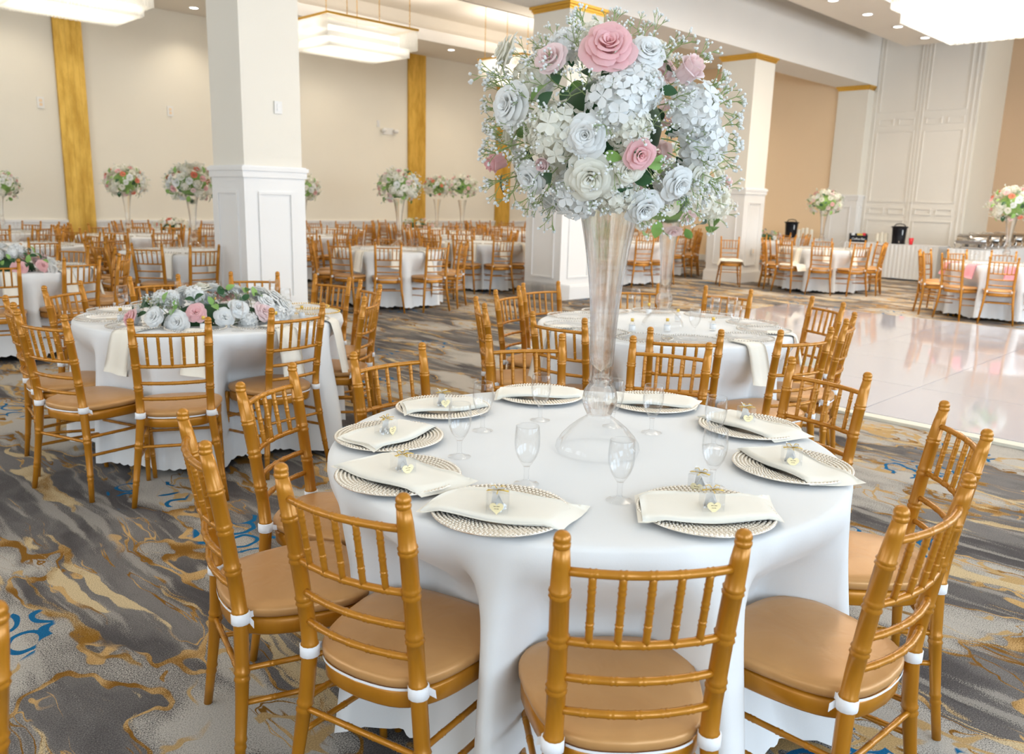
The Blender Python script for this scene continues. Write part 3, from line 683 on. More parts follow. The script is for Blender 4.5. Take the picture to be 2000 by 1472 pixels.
# hanging folded napkin: lies on the table, bends over the edge and hangs
def hanging_napkin(w, drop, seed, inn=0.62):
    rr = random.Random(seed); b = MB(); prof = [(inn, 0.778)] + [(lerp(inn, RT - 0.01, i / 4), 0.779) for i in range(1, 5)] + [(RT + 0.006, 0.776), (RT + 0.016, 0.766)]
    prof += [(RT + 0.022 + 0.012 * i, 0.766 - drop * i / 5) for i in range(1, 6)]
    v = []; f = []; nx = 7
    for lay in (0, 1):
        for i, (r, z) in enumerate(prof):
            for j in range(nx):
                u = j / (nx - 1) - 0.5; ww = w * (1 + 0.15 * i / len(prof)); q = 0.006 * math.sin(u * 9 + seed) * i / len(prof)
                v.append((u * ww + 0.010 * lay, r + lay * 0.006 * (i > 4) + q, z + (0.006 if i <= 4 else 0.0) * lay + 0.02 * u * (i > 9)))
    n = len(prof)
    for lay in (0, 1):
        o = lay * n * nx
        for i in range(n - 1):
            for j in range(nx - 1): f.append((o + i * nx + j, o + i * nx + j + 1, o + (i + 1) * nx + j + 1, o + (i + 1) * nx + j))
    o = n * nx
    for i in range(n - 1):
        for j in (0, nx - 1): f.append((i * nx + j, (i + 1) * nx + j, o + (i + 1) * nx + j, o + i * nx + j))
    for j in range(nx - 1): f.append(((n - 1) * nx + j, (n - 1) * nx + j + 1, o + (n - 1) * nx + j + 1, o + (n - 1) * nx + j))
    b.add(v, f); return b
NAP = [hanging_napkin(0.115, 0.20 + 0.05 * (i % 3), i).mesh('folded_napkin', M['napkin']) for i in range(4)]
PNAP = hanging_napkin(0.12, 0.17, 9).mesh('folded_napkin', M['pink_napkin'])
# bottle with gold cap
bproto = []
def bottle(x, y, label, group):
    if not bproto:
        r = thing('favor_bottle', (x, y, 0.773), 0, label, 'bottle', group)
        part('glass_body', lathe_mesh('glass_body', [(0, 0), (0.018, 0), (0.0185, 0.004), (0.0185, 0.042), (0.015, 0.05), (0.008, 0.056), (0.008, 0.066)], M['glass'], 14), r)
        part('gold_cap', lathe_mesh('gold_cap', [(0.0, 0.062), (0.0095, 0.062), (0.0095, 0.078), (0.0085, 0.080), (0, 0.080)], M['gold'], 12), r)
        part('paper_label', lathe_mesh('paper_label', [(0.0192, 0.010), (0.0192, 0.038)], M['pearl'], 14), r)
        bproto.append(r); return r
    return clone(bproto[0], (x, y, 0.773), 0, label, group)
# tall vase
def vase_prof(h, s=1.0):
    o = [(0.125, 0.0), (0.126, 0.004), (0.122, 0.024), (0.108, 0.046), (0.086, 0.070), (0.060, 0.092), (0.042, 0.104), (0.035, 0.110), (0.040, 0.12), (0.049, 0.14), (0.052, 0.16), (0.048, 0.185), (0.038, 0.20), (0.033, 0.208), (0.037, 0.214), (0.034, 0.222), (0.0335, 0.235)]
    n = 16
    for i in range(1, n + 1):
        t = i / n; o.append((0.0335 + 0.008 * t + 0.046 * t ** 2.4, 0.235 + (h - 0.235) * t))
    return [(r * s, z) for r, z in o]
def vase(h, seg, m):
    ribs = lambda a, z: (0.022 if z < 0.21 else 0.05) * math.cos(9 * a + 3.5 * z)
    b = MB(); o = vase_prof(h); b.lathe(o, seg, rib=ribs)
    inn = [(r - 0.0035, z) for r, z in o if z > 0.235]; b.lathe([(0.0, 0.240)] + inn, seg)
    keep = [q for q in b.f if len(q) <= 4]; b.f = keep; b.mi = [1 if max(b.v[i][2] for i in q) < 0.112 else 0 for q in keep]
    return b.mesh('glass_vase', [m, M['glass']])
VASE = {'fine': vase(0.735, 96, M['vase']), 'far': vase(0.70, 24, M['vase'])}
# ------------------------------------------------------------------ flowers
def rose(seed, layers, m_seg=(5, 5), open_=1.0):
    """rose of radius about 1, petals layered round a tight heart, looking towards +Z"""
    rr = random.Random(seed); b = MB(); nu, nv = m_seg
    for (cnt, r0, r1, h0, h1, wid, curl) in layers:
        ph = rr.uniform(0, 6.28)
        for i in range(cnt):
            a0 = ph + 2 * PI * i / cnt + rr.uniform(-.2, .2); jr = rr.uniform(.90, 1.10); jh = rr.uniform(.90, 1.08); tw = rr.uniform(-.05, .05) * (r1 > .3); rf = rr.uniform(0, 6); v = []; f = []
            for q in range(nv):
                for p in range(nu):
                    t = q / (nv - 1); u = 2 * p / (nu - 1) - 1
                    w = wid * (0.50 + 0.72 * math.sin(PI * min(1, 0.12 + t * 0.72)))
                    a = a0 + u * w; t = t * (1 - 0.20 * u * u * t)
                    rad = (r0 + (r1 - r0) * t ** 1.4) * jr + curl * sstep(t, 0.6, 1.0) * (0.6 + 0.4 * abs(u)) + 0.02 * u * u + tw * u + .035 * sstep(t, .5, 1) * math.sin(u * 3.1 + rf) * (r1 > .25)
                    z = h0 + (h1 * jh - h0) * math.sin(t * PI * 0.5) ** 0.9 - curl * 0.8 * sstep(t, 0.72, 1.0) - 0.07 * u * u * t + .03 * math.sin(u * 4 + rf) * t * (r1 > .25)
                    v.append((rad * math.cos(a), rad * math.sin(a), z))
            for q in range(nv - 1):
                for p in range(nu - 1): f.append((q * nu + p, q * nu + p + 1, (q + 1) * nu + p + 1, (q + 1) * nu + p))
            b.add(v, f)
    return b
FULL = [(3, .02, .10, .1, .66, 1.2, 0.0), (3, .07, .20, .08, .71, 1.1, .02), (4, .14, .31, .05, .70, .95, .04), (4, .22, .45, .02, .66, .92, .08), (5, .30, .60, 0, .56, .80, .13), (5, .36, .76, -.04, .42, .80, .17), (6, .4, .93, -.08, .22, .74, .16)]
MEDR = [(3, .02, .12, .1, .74, 1.3, 0.0), (3, .12, .30, .05, .74, 1.2, .03), (4, .24, .50, 0, .64, 1.0, .08), (5, .34, .76, -.05, .44, .88, .13), (5, .4, .95, -.1, .22, .84, .14)]
BUD = [(3, .05, .10, -.2, .85, 1.3, 0.0), (3, .28, .22, -.3, .86, 1.25, .02), (4, .40, .42, -.35, .72, 1.0, .07), (4, .44, .60, -.4, .48, .85, .10)]
LOWR = [(3, .05, .2, .1, .6, 1.3, 0), (5, .2, .5, 0, .5, 1.0, .05), (6, .35, .95, -.1, .25, .8, .1)]
ROSE = {'full': [rose(i, FULL, (7, 6)) for i in range(3)], 'med': [rose(i + 9, MEDR) for i in range(2)], 'bud': [rose(21, BUD, (7, 6))], 'low': [rose(31, LOWR, (3, 3))]}
RM = {}
def rose_mesh(kind, i, col):
    k = (kind, i % len(ROSE[kind]), col)
    if k not in RM: RM[k] = ROSE[kind][k[1]].mesh('rose', M[col])
    return RM[k]
def hydrangea(seed, n=44, fine=True):
    rr = random.Random(seed); b = MB()
    for i in range(n):
        z = 1 - 1.35 * (i + .5) / n; ph = i * 2.39996; s = math.sqrt(max(0, 1 - z * z)); d = Vector((s * math.cos(ph), s * math.sin(ph), z))
        c = d * rr.uniform(.70, 1.02); t = d.cross(Vector((0.3, 0.5, 0.8))).normalized(); w = d.cross(t); r0 = rr.uniform(0, PI / 2); L = rr.uniform(.28, .42)
        for q in range(4):
            a = r0 + q * PI / 2 + rr.uniform(-.2, .2); e = t * math.cos(a) + w * math.sin(a); g = d.cross(e)
            p1 = c + e * L * .55 + g * L * .42 + d * .05; p2 = c + e * L * .55 - g * L * .42 + d * .05; p3 = c + e * L * 1.0 + d * rr.uniform(-.06, .14); 
            if fine: p4 = c + e * L * .95 + g * L * .28 + d * .04; p5 = c + e * L * .95 - g * L * .28 + d * .04; b.add([c, p1, p4, p3, p5, p2], [(0, 1, 2, 3), (0, 3, 4, 5)])
            else: b.add([c, p1, p3, p2], [(0, 1, 2, 3)])
    b.ball((0, 0, 0), .62, 10, 6)
    return b
HYD = {'fine': [hydrangea(i).mesh('hydrangea', M['p_white']) for i in (1, 2)] + [hydrangea(3).mesh('hydrangea', M['p_cream'])], 'low': [hydrangea(5, 26, False).mesh('hydrangea', M['p_cream']), hydrangea(6, 26, False).mesh('hydrangea', M['p_cream'])]}
def leaf_mesh(mn):
    b = MB(); v = []; f = []; n = 6
    for i in range(n + 1):
        t = i / n; w = 0.30 * math.sin(PI * t ** 0.85) ** 0.8 if 0 < t < 1 else 0.01
        for u in (-1, 0, 1): v.append((u * w, t, 0.10 * math.sin(t * PI) + (0.08 * abs(u)) * math.sin(PI * t)))
    for i in range(n):
        for u in (0, 1): f.append((i * 3 + u, i * 3 + u + 1, i * 3 + u + 4, i * 3 + u + 3))
    b.add(v, f); return b.mesh('leaf', M[mn])
LEAF = {'leaf': leaf_mesh('leaf'), 'leaf_light': leaf_mesh('leaf_light')}
def sprig(seed, fine=True):
    """baby's breath spray: forking stems of unit length with small white heads"""
    rr = random.Random(seed); b = MB()
    def grow(p, d, L, r, dep):
        q = p + d * L; mid = p.lerp(q, 0.5) + Vector((rr.uniform(-.04, .04), rr.uniform(-.04, .04), 0)) * L
        b.tube([p, mid, q] if fine else [p, q], r, 3, 0, False)
        if dep == 0:
            R = rr.uniform(.017, .027) * (1 if fine else 1.9)
            if fine: b.ball(tuple(q), R, 6, 4, 1)
            else: b.octa(tuple(q), R, 1)
            return
        for k in range(3 if dep > 1 else (4 if fine else 2)):
            e = (d + Vector((rr.uniform(-.75, .75), rr.uniform(-.75, .75), rr.uniform(-.2, .3)))).normalized(); grow(q, e, L * rr.uniform(.52, .80), r * .72, dep - 1)
    grow(Vector((0, 0, 0)), Vector((0, 0, 1)),   .36, .013 if fine else .016, 3 if fine else 2)
    return b.mesh('babys_breath_sprig', [M['stem'], M['p_white']])
SPRIG = {'fine': [sprig(i) for i in range(4)], 'low': [sprig(i + 7, False) for i in range(2)]}
def aim(d, roll=0.0):
    return (Vector(d).to_track_quat('Z', 'Y').to_matrix() @ Matrix.Rotation(roll, 3, 'Z')).to_euler()
def leaf_rot(d, out):
    """leaf lies with its length along d, its face towards out"""
    y = Vector(d).normalized(); z = (Vector(out) - y * Vector(out).dot(y)).normalized(); x = y.cross(z)
    return Matrix((x, y, z)).transposed().to_euler()

def big_bouquet(c):
    r = thing('flower_arrangement', c, 0, 'huge round bouquet of white and blush roses in the tallest front vase', 'flower arrangement')
    white = [(-0.197, 0.144, 0.157, 0.058), (-0.283, 0.091, 0.035, 0.066), (-0.259, -0.144, -0.041, 0.056), (-0.22, -0.134, -0.138, 0.066), (-0.251, 0.044, -0.142, 0.048), (-0.015, -0.252, -0.146, 0.05), (0.068, -0.257, -0.126, 0.05), (-0.118, -0.209, 0.162, 0.048), (-0.063, -0.184, -0.205, 0.056), (-0.17, -0.209, -0.12, 0.042)]
    pink = [(-0.194, -0.152, 0.154, 0.070, 'p_pink', 'full'), (-0.257, -0.03, 0.136, 0.046, 'p_pale', 'med'), (-0.04, -0.268, 0.115, 0.055, 'p_pale', 'bud'), (-0.165, -0.234, -0.08, 0.042, 'p_pink', 'med'), (-0.202, 0.204, -0.093, 0.046, 'p_pink', 'bud'), (-0.262, -0.019, -0.104, 0.030, 'p_pale', 'bud')]
    rr = random.Random(5); view = Vector((-0.72, -0.69, 0.0))
    for i, (x, y, z, s) in enumerate(white):
        d = (Vector((x, y, z)).normalized() + view * 0.35).normalized()
        if i == 0: d = Vector((-0.75, 0.6, 0.35))
        part('rose', rose_mesh('full', i, 'p_white' if i % 3 else 'p_cream'), r, Vector((x, y, z)) * (1.0 if i else 1.15), aim(d, rr.uniform(0, 6)), (s,) * 3)
    for (x, y, z, s, colr, kd) in pink:
        d = (Vector((x, y, z)).normalized() + view * 0.25).normalized()
        if kd == 'bud' and z > 0.1: d = Vector((-0.1, -0.8, 0.55))
        o = part('rose', rose_mesh(kd, 0, colr), r, Vector((x, y, z)) * 1.06, aim(d, rr.uniform(0, 6)), (s,) * 3); o['label'] = 'blush pink rose'
    hyd = [(-0.292, -0.053, -0.039, 0.078), (-0.212, -0.206, 0.043, 0.078), (-0.167, -0.086, 0.211, 0.058), (-0.162, -0.236, 0.082, 0.062), (-0.195, -0.055, -0.199, 0.068), (-0.147, -0.154, -0.19, 0.062), (0.012, -0.297, 0.034, 0.078), (0.083, -0.283, -0.05, 0.072), (-0.193, -0.228, -0.023, 0.058), (-0.184, 0.012, 0.213, 0.052), (0.121, -0.183, -0.150, 0.058)]
    for i, (x, y, z, s) in enumerate(hyd):
        p = Vector((x, y, z)) * 0.90; part('hydrangea', HYD['fine'][i % 3 if i != 0 else 2], r, p, aim(p.normalized(), rr.uniform(0, 6)), (s,) * 3)
    # far half of the ball
    k = 0
    for i in range(90):
        z = 1 - 2 * (i + .5) / 90; ph = i * 2.39996; s = math.sqrt(1 - z * z); d = Vector((s * math.cos(ph), s * math.sin(ph), z))
        if d.dot(Vector((-0.69, -0.70, 0))) > 0.15 or d.z < -0.86: continue
        k += 1; p = Vector((d.x * .27, d.y * .27, d.z * .24)); u = k % 4
        if u == 0: part('rose', rose_mesh('med', k, ('p_white', 'p_cream', 'p_pale')[k % 3]), r, p, aim(d, k), (0.05,) * 3)
        elif u == 2: part('hydrangea', HYD['fine'][k % 3], r, p * .92, aim(d, k), (0.062,) * 3)
    # baby's breath, denser low left and right
    for i in range(96):
        z = 1 - 2 * (i + .5) / 96; ph = i * 2.39996 + .7; s = math.sqrt(1 - z * z); d = Vector((s * math.cos(ph), s * math.sin(ph), z * .8))
        if z < -0.86: d = Vector((d.x * 2, d.y * 2, -0.5))
        d.normalize(); L = rr.uniform(.12, .17); st = Vector((d.x * .215, d.y * .215, d.z * .19))
        d2 = (d + Vector((rr.uniform(-.25, .25), rr.uniform(-.25, .25), rr.uniform(-.3, .1)))).normalized()
        lat = abs(d.dot(Vector((0.709, -0.704, 0))))
        if lat > 0.8: L *= 1.25
        part('babys_breath_sprig', SPRIG['fine'][i % 4], r, st, aim(d2, i), (L,) * 3)
    lv = [(-0.299, -0.012, 0.021), (-0.149, -0.21, -0.138), (-0.116, -0.196, -0.176), (-0.245, 0.012, -0.155), (-0.214, 0.212, -0.133), (-0.09, -0.268, -0.092), (0.106, -0.27, -0.068), (-0.26, -0.042, 0.129), (-0.24, 0.007, -0.161), (-0.122, -0.262, 0.073), (0.115, -0.206, -0.18), (-0.224, -0.176, -0.085), (-0.127, -0.261, -0.069)]
    for i in range(60):
        z = 1 - 1.9 * (i + .5) / 60; ph = i * 2.39996 + 2.2; s = math.sqrt(1 - z * z); lv.append((s * math.cos(ph) * .235, s * math.sin(ph) * .235, z * .21))
    for i, p in enumerate(lv):
        p = Vector(p); n = p.normalized(); t = n.cross(Vector((rr.uniform(-1, 1), rr.uniform(-1, 1), rr.uniform(-1, 1)))).normalized()
        s = rr.uniform(.045, .07); part('leaf', LEAF['leaf_light' if i % 6 == 5 else 'leaf'], r, p * (0.97 if i < 13 else 1.0), leaf_rot(t + n * .25, n), (s,) * 3)
    b = MB(); b.ball((0, 0, 0), 0.155, 16, 10, 0, 0.85); part('foam_ball', b.mesh('foam_ball', M['leaf']), r)
    b = MB()
    for i in range(14):
        a = i * 2.4; b.tube([(0.03 * math.cos(a), 0.03 * math.sin(a), -0.62), (0.045 * math.cos(a), 0.045 * math.sin(a), -0.25), (0.06 * math.cos(a + .3), 0.06 * math.sin(a + .3), -0.1)], 0.0015, 4)
    return r

def far_bouquet_parts(seed, coral):
    """list of (name, mesh, loc, rot, scale) for a tall-vase bouquet seen small"""
    rr = random.Random(seed); L = []; n = 78
    for i in range(n):
        z = 1 - 1.82 * (i + .5) / n; ph = i * 2.39996 + seed; s = math.sqrt(1 - z * z); d = Vector((s * math.cos(ph), s * math.sin(ph), z)); p = Vector((d.x * .25, d.y * .25, d.z * .20)); u = rr.random()
        if u < .34: L.append(('rose', rose_mesh('low', 0, 'p_cream' if rr.random() < .5 else 'p_white'), p, aim(d, i), rr.uniform(.04, .055)))
        elif u < .50: L.append(('rose', rose_mesh('low', 0, rr.choice(['p_pale', 'p_coral', 'p_pink'] if coral else ['p_pale', 'p_pink'])), p * 1.03, aim(d, i), rr.uniform(.033, .045)))
        elif u < .68: L.append(('hydrangea', HYD['low'][i % 2], p * .92, aim(d, i), rr.uniform(.05, .065)))
        else:
            t = d.cross(Vector((rr.uniform(-1, 1), rr.uniform(-1, 1), .3))).normalized(); L.append(('leaf', LEAF['leaf' if rr.random() < .4 else 'leaf_light'], p, leaf_rot(t + d * .5, d), rr.uniform(.06, .09)))
    for i in range(30):
        z = 1 - 1.8 * (i + .5) / 30; ph = i * 2.39996 + 1; s = math.sqrt(1 - z * z); d = Vector((s * math.cos(ph), s * math.sin(ph), z * .8)); L.append(('babys_breath_sprig', SPRIG['low'][i % 2], Vector((d.x * .17, d.y * .17, d.z * .14)), aim(d, i), rr.uniform(.17, .22)))
    b = MB(); b.ball((0, 0, 0), 0.17, 10, 6, 0, .8); L.append(('foam_ball', b.mesh('foam_ball', M['leaf_light']), Vector((0, 0, 0)), (0, 0, 0), 1))
    return L
FB = [far_bouquet_parts(3, True), far_bouquet_parts(8, False)]
def far_bouquet(x, y, z, sc, k, label, rz=0):
    r = thing('flower_arrangement', (x, y, z), rz, label, 'flower arrangement')
    for nm, me, p, ro, s in FB[k]: part(nm, me, r, p * sc, ro, (s * sc,) * 3)
    return r
def low_arrangement(x, y, ang, lx, ly, lz, n, seed, label, fine, cols=('p_white', 'p_cream', 'p_white', 'p_pink', 'p_white', 'p_pale')):
    r = thing('flower_arrangement', (x, y, 0.773), ang, label, 'flower arrangement'); rr = random.Random(seed)
    for i in range(n):
        z = 1 - (i + .5) / n; ph = i * 2.39996 + seed; s = math.sqrt(1 - z * z); d = Vector((s * math.cos(ph), s * math.sin(ph), z))
        p = Vector((d.x * lx, d.y * ly, 0.02 + d.z * lz)); dd = Vector((d.x, d.y * 1.2, d.z + .25)).normalized(); u = i % 5
        if u in (0, 2): part('rose', rose_mesh('full' if fine else 'low', i, cols[rr.randrange(len(cols))]), r, p, aim(dd, i), (rr.uniform(.054, .07),) * 3)
        elif u == 3: part('hydrangea', HYD['fine' if fine else 'low'][i % 2], r, p * .93, aim(dd, i), (rr.uniform(.05, .065),) * 3)
        else:
            t = d.cross(Vector((rr.uniform(-1, 1), rr.uniform(-1, 1), .3))).normalized()
            for w in range(2): part('leaf', LEAF['leaf' if rr.random() < .6 else 'leaf_light'], r, p * (.95 + .04 * w), leaf_rot(t * (1 - 2 * w) + d * .5, d), (rr.uniform(.05, .075),) * 3)
    for i in range(12 if fine else 6):
        d = Vector((rr.uniform(-.8, .8), rr.uniform(-.6, .6), 1)).normalized(); part('babys_breath_sprig', SPRIG['fine' if fine else 'low'][i % 2], r, (rr.uniform(-.7, .7) * lx, rr.uniform(-.5, .5) * ly, .04), aim(d, i), (rr.uniform(.14, .19),) * 3)
    b = MB(); b.lathe([(0, 0), (.8, 0), (.75, .5), (.4, .85), (0, .9)], 16); part('foam_block', b.mesh('foam_block', M['leaf']), r, None, None, (lx * .82, ly * .75, lz * .72))
    return r
# ------------------------------------------------------------------ the set tables
ORD = ['nearest', 'next', 'third', 'fourth', 'fifth']
def seat_words(nrm, tx, ty):
    """where a chair stands round its table, told from the camera: k-th place on either side of the nearest seat"""
    return None
def chair_labels(angs, tx, ty, desc):
    base = math.degrees(math.atan2(-ty, -tx)); rel = [((a - base + 180) % 360) - 180 for a in angs]
    order = sorted(range(len(angs)), key=lambda i: abs(rel[i])); lab = {}; L = R = 0
    for k, i in enumerate(order):
        if k == 0: lab[i] = 'gold chair nearest the camera at the ' + desc
        elif k == len(order) - 1: lab[i] = 'gold chair at the far side of the ' + desc
        elif rel[i] < 0: L += 1; lab[i] = 'gold chair, %s leftward from the nearest, at the %s' % (('first', 'second', 'third', 'fourth', 'fifth', 'sixth')[L - 1], desc)
        else: R += 1; lab[i] = 'gold chair, %s rightward from the nearest, at the %s' % (('first', 'second', 'third', 'fourth', 'fifth', 'sixth')[R - 1], desc)
    return lab
SEATS = []
def free_seat(px, py, nr):
    a = math.radians(nr); c = (px - 0.27 * math.cos(a), py - 0.27 * math.sin(a))
    if any(math.hypot(c[0] - q[0], c[1] - q[1]) < 0.37 for q in SEATS): return False
    for x0 in (4.38, 9.52, 14.84, 20.06):
        if x0 - 0.12 < px < x0 + 0.88 and 8.4 < py < 9.35: return False
    SEATS.append(c); return True
def set_table(x, y, desc, level, chairs, seed, hem=0.035):
    """chairs: (finial x, finial y, outward deg)"""
    fr = []
    for (px, py, nr) in chairs:
        a = math.radians(nr); fx, fy = px - (0.066 + 0.383) * math.cos(a) - x, py - (0.066 + 0.383) * math.sin(a) - y
        fr.append((math.atan2(fy, fx), math.hypot(fx, fy)))
    t = thing('round_table', (x, y, 0), 0.3 * seed, 'round folding table under a floor-length cloth: the ' + desc, 'table'); part('table_top', table_top, t)
    for m in tlegs: part('leg', m, t)
    o = ob('tablecloth', cloth_mesh(x, y, fr, seed, level == 'fine', hem).mesh('tablecloth', M['cloth']), None, (x, y, 0)); tag(o, 'white scallop-hemmed cloth on the ' + desc, 'tablecloth')
    lab = chair_labels([math.degrees(math.atan2(py - y, px - x)) for px, py, n in chairs], x, y, desc)
    for i, (px, py, nr) in enumerate(chairs):
        if in_view(px, py, 0.7, 90) and (level == 'fine' or free_seat(px, py, nr)): place_chair(level, px, py, nr, lab[i], 'chairs round the ' + desc)
def ring_chairs(x, y, phase, n=10, r=1.10, jit=0.03, seed=0):
    rr = random.Random(seed * 7 + 1); out = []
    for k in range(n):
        a = math.radians(phase + 360 / n * k); q = r + rr.uniform(-jit, jit); out.append((x + q * math.cos(a), y + q * math.sin(a), phase + 360 / n * k + rr.uniform(-5, 5)))
    return out
# nearest table
T1 = (1.89, 1.56)
c1 = [(1.18, .80, -130), (.91, 1.41, -165), (.86, 2.0, 165), (1.32, 2.46, 122), (1.92, 2.60, 91), (2.59, 2.50, 59), (3.02, 2.03, 22), (3.03, 1.32, -12), (2.60, .71, -54), (1.83, .53, -94)]
D1 = 'closest table with the tallest vase'
set_table(*T1, D1, 'fine', c1, 11)
T2 = (2.25, 4.83)
c2 = [(1.56, 3.81, -117), (1.16, 4.33, -160), (1.18, 4.93, 172), (1.64, 5.59, 127), (2.30, 5.83, 92), (3.02, 5.77, 60), (3.36, 5.24, 14), (3.33, 4.72, -12), (2.94, 4.15, -50), (2.28, 3.89, -82)]
D2 = 'table with the long low rose runner'
set_table(*T2, D2, 'fine', c2, 12)
T3 = (4.23, 2.91)
c3 = [(3.35, 2.17, -138), (3.19, 2.85, -174), (3.28, 3.55, 146), (3.90, 3.95, 108), (4.39, 4.10, 84), (4.97, 3.68, 46), (5.33, 3.12, 12), (5.25, 2.34, -31), (4.56, 1.89, -74), (3.86, 1.81, -108)]
D3 = 'second vase table by the dance floor'
set_table(*T3, D3, 'fine', c3, 13)
MID = [('low-flower table at the frame edge', 2.05, 8.75, -69, 14), ('vase table behind the near column', 4.44, 10.19, -100, 15), ('vase table between the nearer columns', 7.1, 9.6, -127, 16),
       ('vase table beyond the dance floor', 15.0, 6.9, -155.3, 17), ('vase table with pink napkins', 13.62, 3.52, -165, 18)]
FAR = [('bare table before the wide gold strip', 3.05, 12.0, -90, 21), ('vase table beside the wide gold strip', 5.2, 14.1, -120, 22), ('wall-side vase table at the frame edge', 3.6, 15.55, -100, 23),
       ('low-flower table against the north wall', 6.7, 15.9, -115, 24), ('far vase table behind the near column', 8.0, 13.4, -82, 25), ('far table left of the twin bouquets', 9.95, 15.6, -140, 26),
       ('table under the nearer twin bouquet', 10.9, 12.35, -100, 27), ('table under the farther twin bouquet', 12.05, 14.5, -110, 28), ('low-flower table below the middle gold strip', 12.9, 16.25, -110, 29),
       ('bare table left of the second column', 9.75, 10.5, -115, 30), ('far table by the last gold strip', 13.95, 13.6, -130, 31), ('last table in the north corner', 15.7, 16.0, -100, 32),
       ('table behind the second column', 12.75, 9.85, -118, 33), ('table left of the third column', 15.0, 10.75, -110, 34), ('table behind the third column', 17.5, 12.4, -140, 35), ('low-flower table before the peach wall', 17.3, 9.5, -150, 36)]
GL = 'goblets on the '; 
def far_setting(desc, x, y, phase, level, nap=True, pink=False, seed=0, np=10, goblets=True):
    rr = random.Random(seed)
    for k in range(np):
        a = math.radians(phase + 36 * k + 0.0); 
        px, py = x + .58 * math.cos(a), y + .58 * math.sin(a)
        if not in_view(px, py, .8, 20): continue
        glass_charger(px, py, 'far', 'clear beaded charger plate laid on the ' + desc, 'charger plates on the ' + desc)
        if goblets:
            a2 = a + .25; place_goblet('far', x + .40 * math.cos(a2), y + .40 * math.sin(a2), 'clear water goblet standing on the ' + desc, 'goblets on the ' + desc)
        if nap and (math.cos(a) * x + math.sin(a) * y) < 0:
            o = ob('folded_napkin', PNAP if pink else NAP[k % 4], None, (x, y, 0), (0, 0, a - PI / 2 + 0.12))
            tag(o, ('pink' if pink else 'ivory') + ' folded napkin hanging over the edge of the ' + desc, 'napkin', 'napkins on the ' + desc)
for (d, x, y, ph, sd) in MID:
    set_table(x, y, d, 'mid', [(4.12, 8.98, -88)] + ring_chairs(x, y, ph, 10, 1.10, .03, sd)[1:] if sd == 15 else ring_chairs(x, y, ph, 10, 1.10, .03, sd), sd)
    far_setting(d, x, y, ph, 'far', True, sd == 18, sd)
for (d, x, y, ph, sd) in FAR:
    set_table(x, y, d, 'far', ring_chairs(x, y, ph, 10, 1.08, .04, sd), sd)
    far_setting(d, x, y, ph, 'far', sd in (22, 27, 28, 30), False, sd)
# spare chair facing the room with a folded cloth on its seat, and the chair cut off at the lower left
place_chair('mid', 14.30, 8.42, 38, 'lone gold chair facing out before the third column, cloth on its seat', 'single chairs')
place_chair('fine', 0.087, 1.229, -75, 'gold chair of which only one back post shows at the frame corner', 'single chairs')
def crumpled(w, d, h, seed):
    b = MB(); v = []; f = []; nx, ny = 13, 9
    for j in range(ny):
        for i in range(nx):
            u, q = i / (nx - 1) - .5, j / (ny - 1) - .5; e = max(abs(u), abs(q)) * 2
            z = h * (1 - e ** 4) * (.7 + .5 * noise.noise(Vector((u * 4 + seed, q * 4, seed)))) - (0.09 * sstep(e, .86, 1) if j in (0,) or i in (0, nx - 1) else 0)
            v.append((u * w * (1 + .08 * noise.noise(Vector((q * 5, seed, 1)))), q * d * (1 + .08 * noise.noise(Vector((u * 5, seed, 7)))), z))
    for j in range(ny - 1):
        for i in range(nx - 1): f.append((j * nx + i, j * nx + i + 1, (j + 1) * nx + i + 1, (j + 1) * nx + i))
    b.add(v, f); return b.mesh('folded_cloth', M['napkin'])
tag(ob('folded_cloth', crumpled(.48, .34, .055, 1.3), None, (14.06, 8.23, .482), (0, 0, math.radians(128))), 'ivory cloth heaped on the seat of the lone chair', 'cloth')
tag(ob('folded_cloth', crumpled(.46, .30, .05, 4.3), None, (14.17, 7.03, .482), (0, 0, math.radians(80))), 'ivory cloth left on a seat at the table beyond the dance floor', 'cloth')

# vases and bouquets on the tables
vz = 0.773
def put_vase(x, y, kind, label): return tag(ob('glass_vase', VASE[kind], None, (x, y, vz)), label, 'vase')
put_vase(1.88, 1.50, 'fine', 'very tall ribbed trumpet vase of clear glass on the closest table'); big_bouquet((1.89, 1.53, 1.71))
put_vase(4.20, 2.89, 'fine', 'tall ribbed glass vase on the second table, behind the big one')
far_bouquet(4.22, 2.91, 1.57, 1.30, 1, 'white and coral bouquet peeking out behind the big front one', 2.0)
VB = [(4.62, 10.37, 1.60, 1.12, 0, 'coral-flecked bouquet just left of the near column', .4), (7.42, 9.78, 1.64, 1.15, 1, 'white and pink bouquet before the middle gold strip', 1.4),
      (15.2, 7.02, 1.60, 1.10, 1, 'white bouquet on the table beyond the dance floor', 2.6), (13.75, 3.53, 1.62, 1.18, 0, 'white bouquet cut by the frame edge above the pink napkins', 4.0),
      (5.2, 14.1, 1.62, 1.18, 0, 'loose bouquet just right of the wide gold strip', 5.0), (3.75, 15.6, 1.50, 1.12, 1, 'bouquet cut by the frame edge near the wall', 1.0),
      (8.05, 13.45, 1.60, 1.12, 0, 'bouquet half hidden behind the near column', 2.0), (10.9, 12.35, 1.72, 1.05, 1, 'fuller bouquet of the twin pair', 3.0), (12.05, 14.5, 1.74, 1.10, 0, 'paler bouquet of the twin pair, behind', 4.4)]
for (x, y, z, s, k, lab, rz) in VB:
    put_vase(x, y, 'far', 'tall clear vase under the ' + lab); far_bouquet(x, y, z, s, k, lab, rz)
low_arrangement(2.10, 4.50, math.radians(-14), .44, .17, .17, 50, 3, 'long low runner of white roses with pink peonies, one table back', True, ('p_white', 'p_cream', 'p_white', 'p_white', 'p_pink', 'p_white', 'p_pale'))
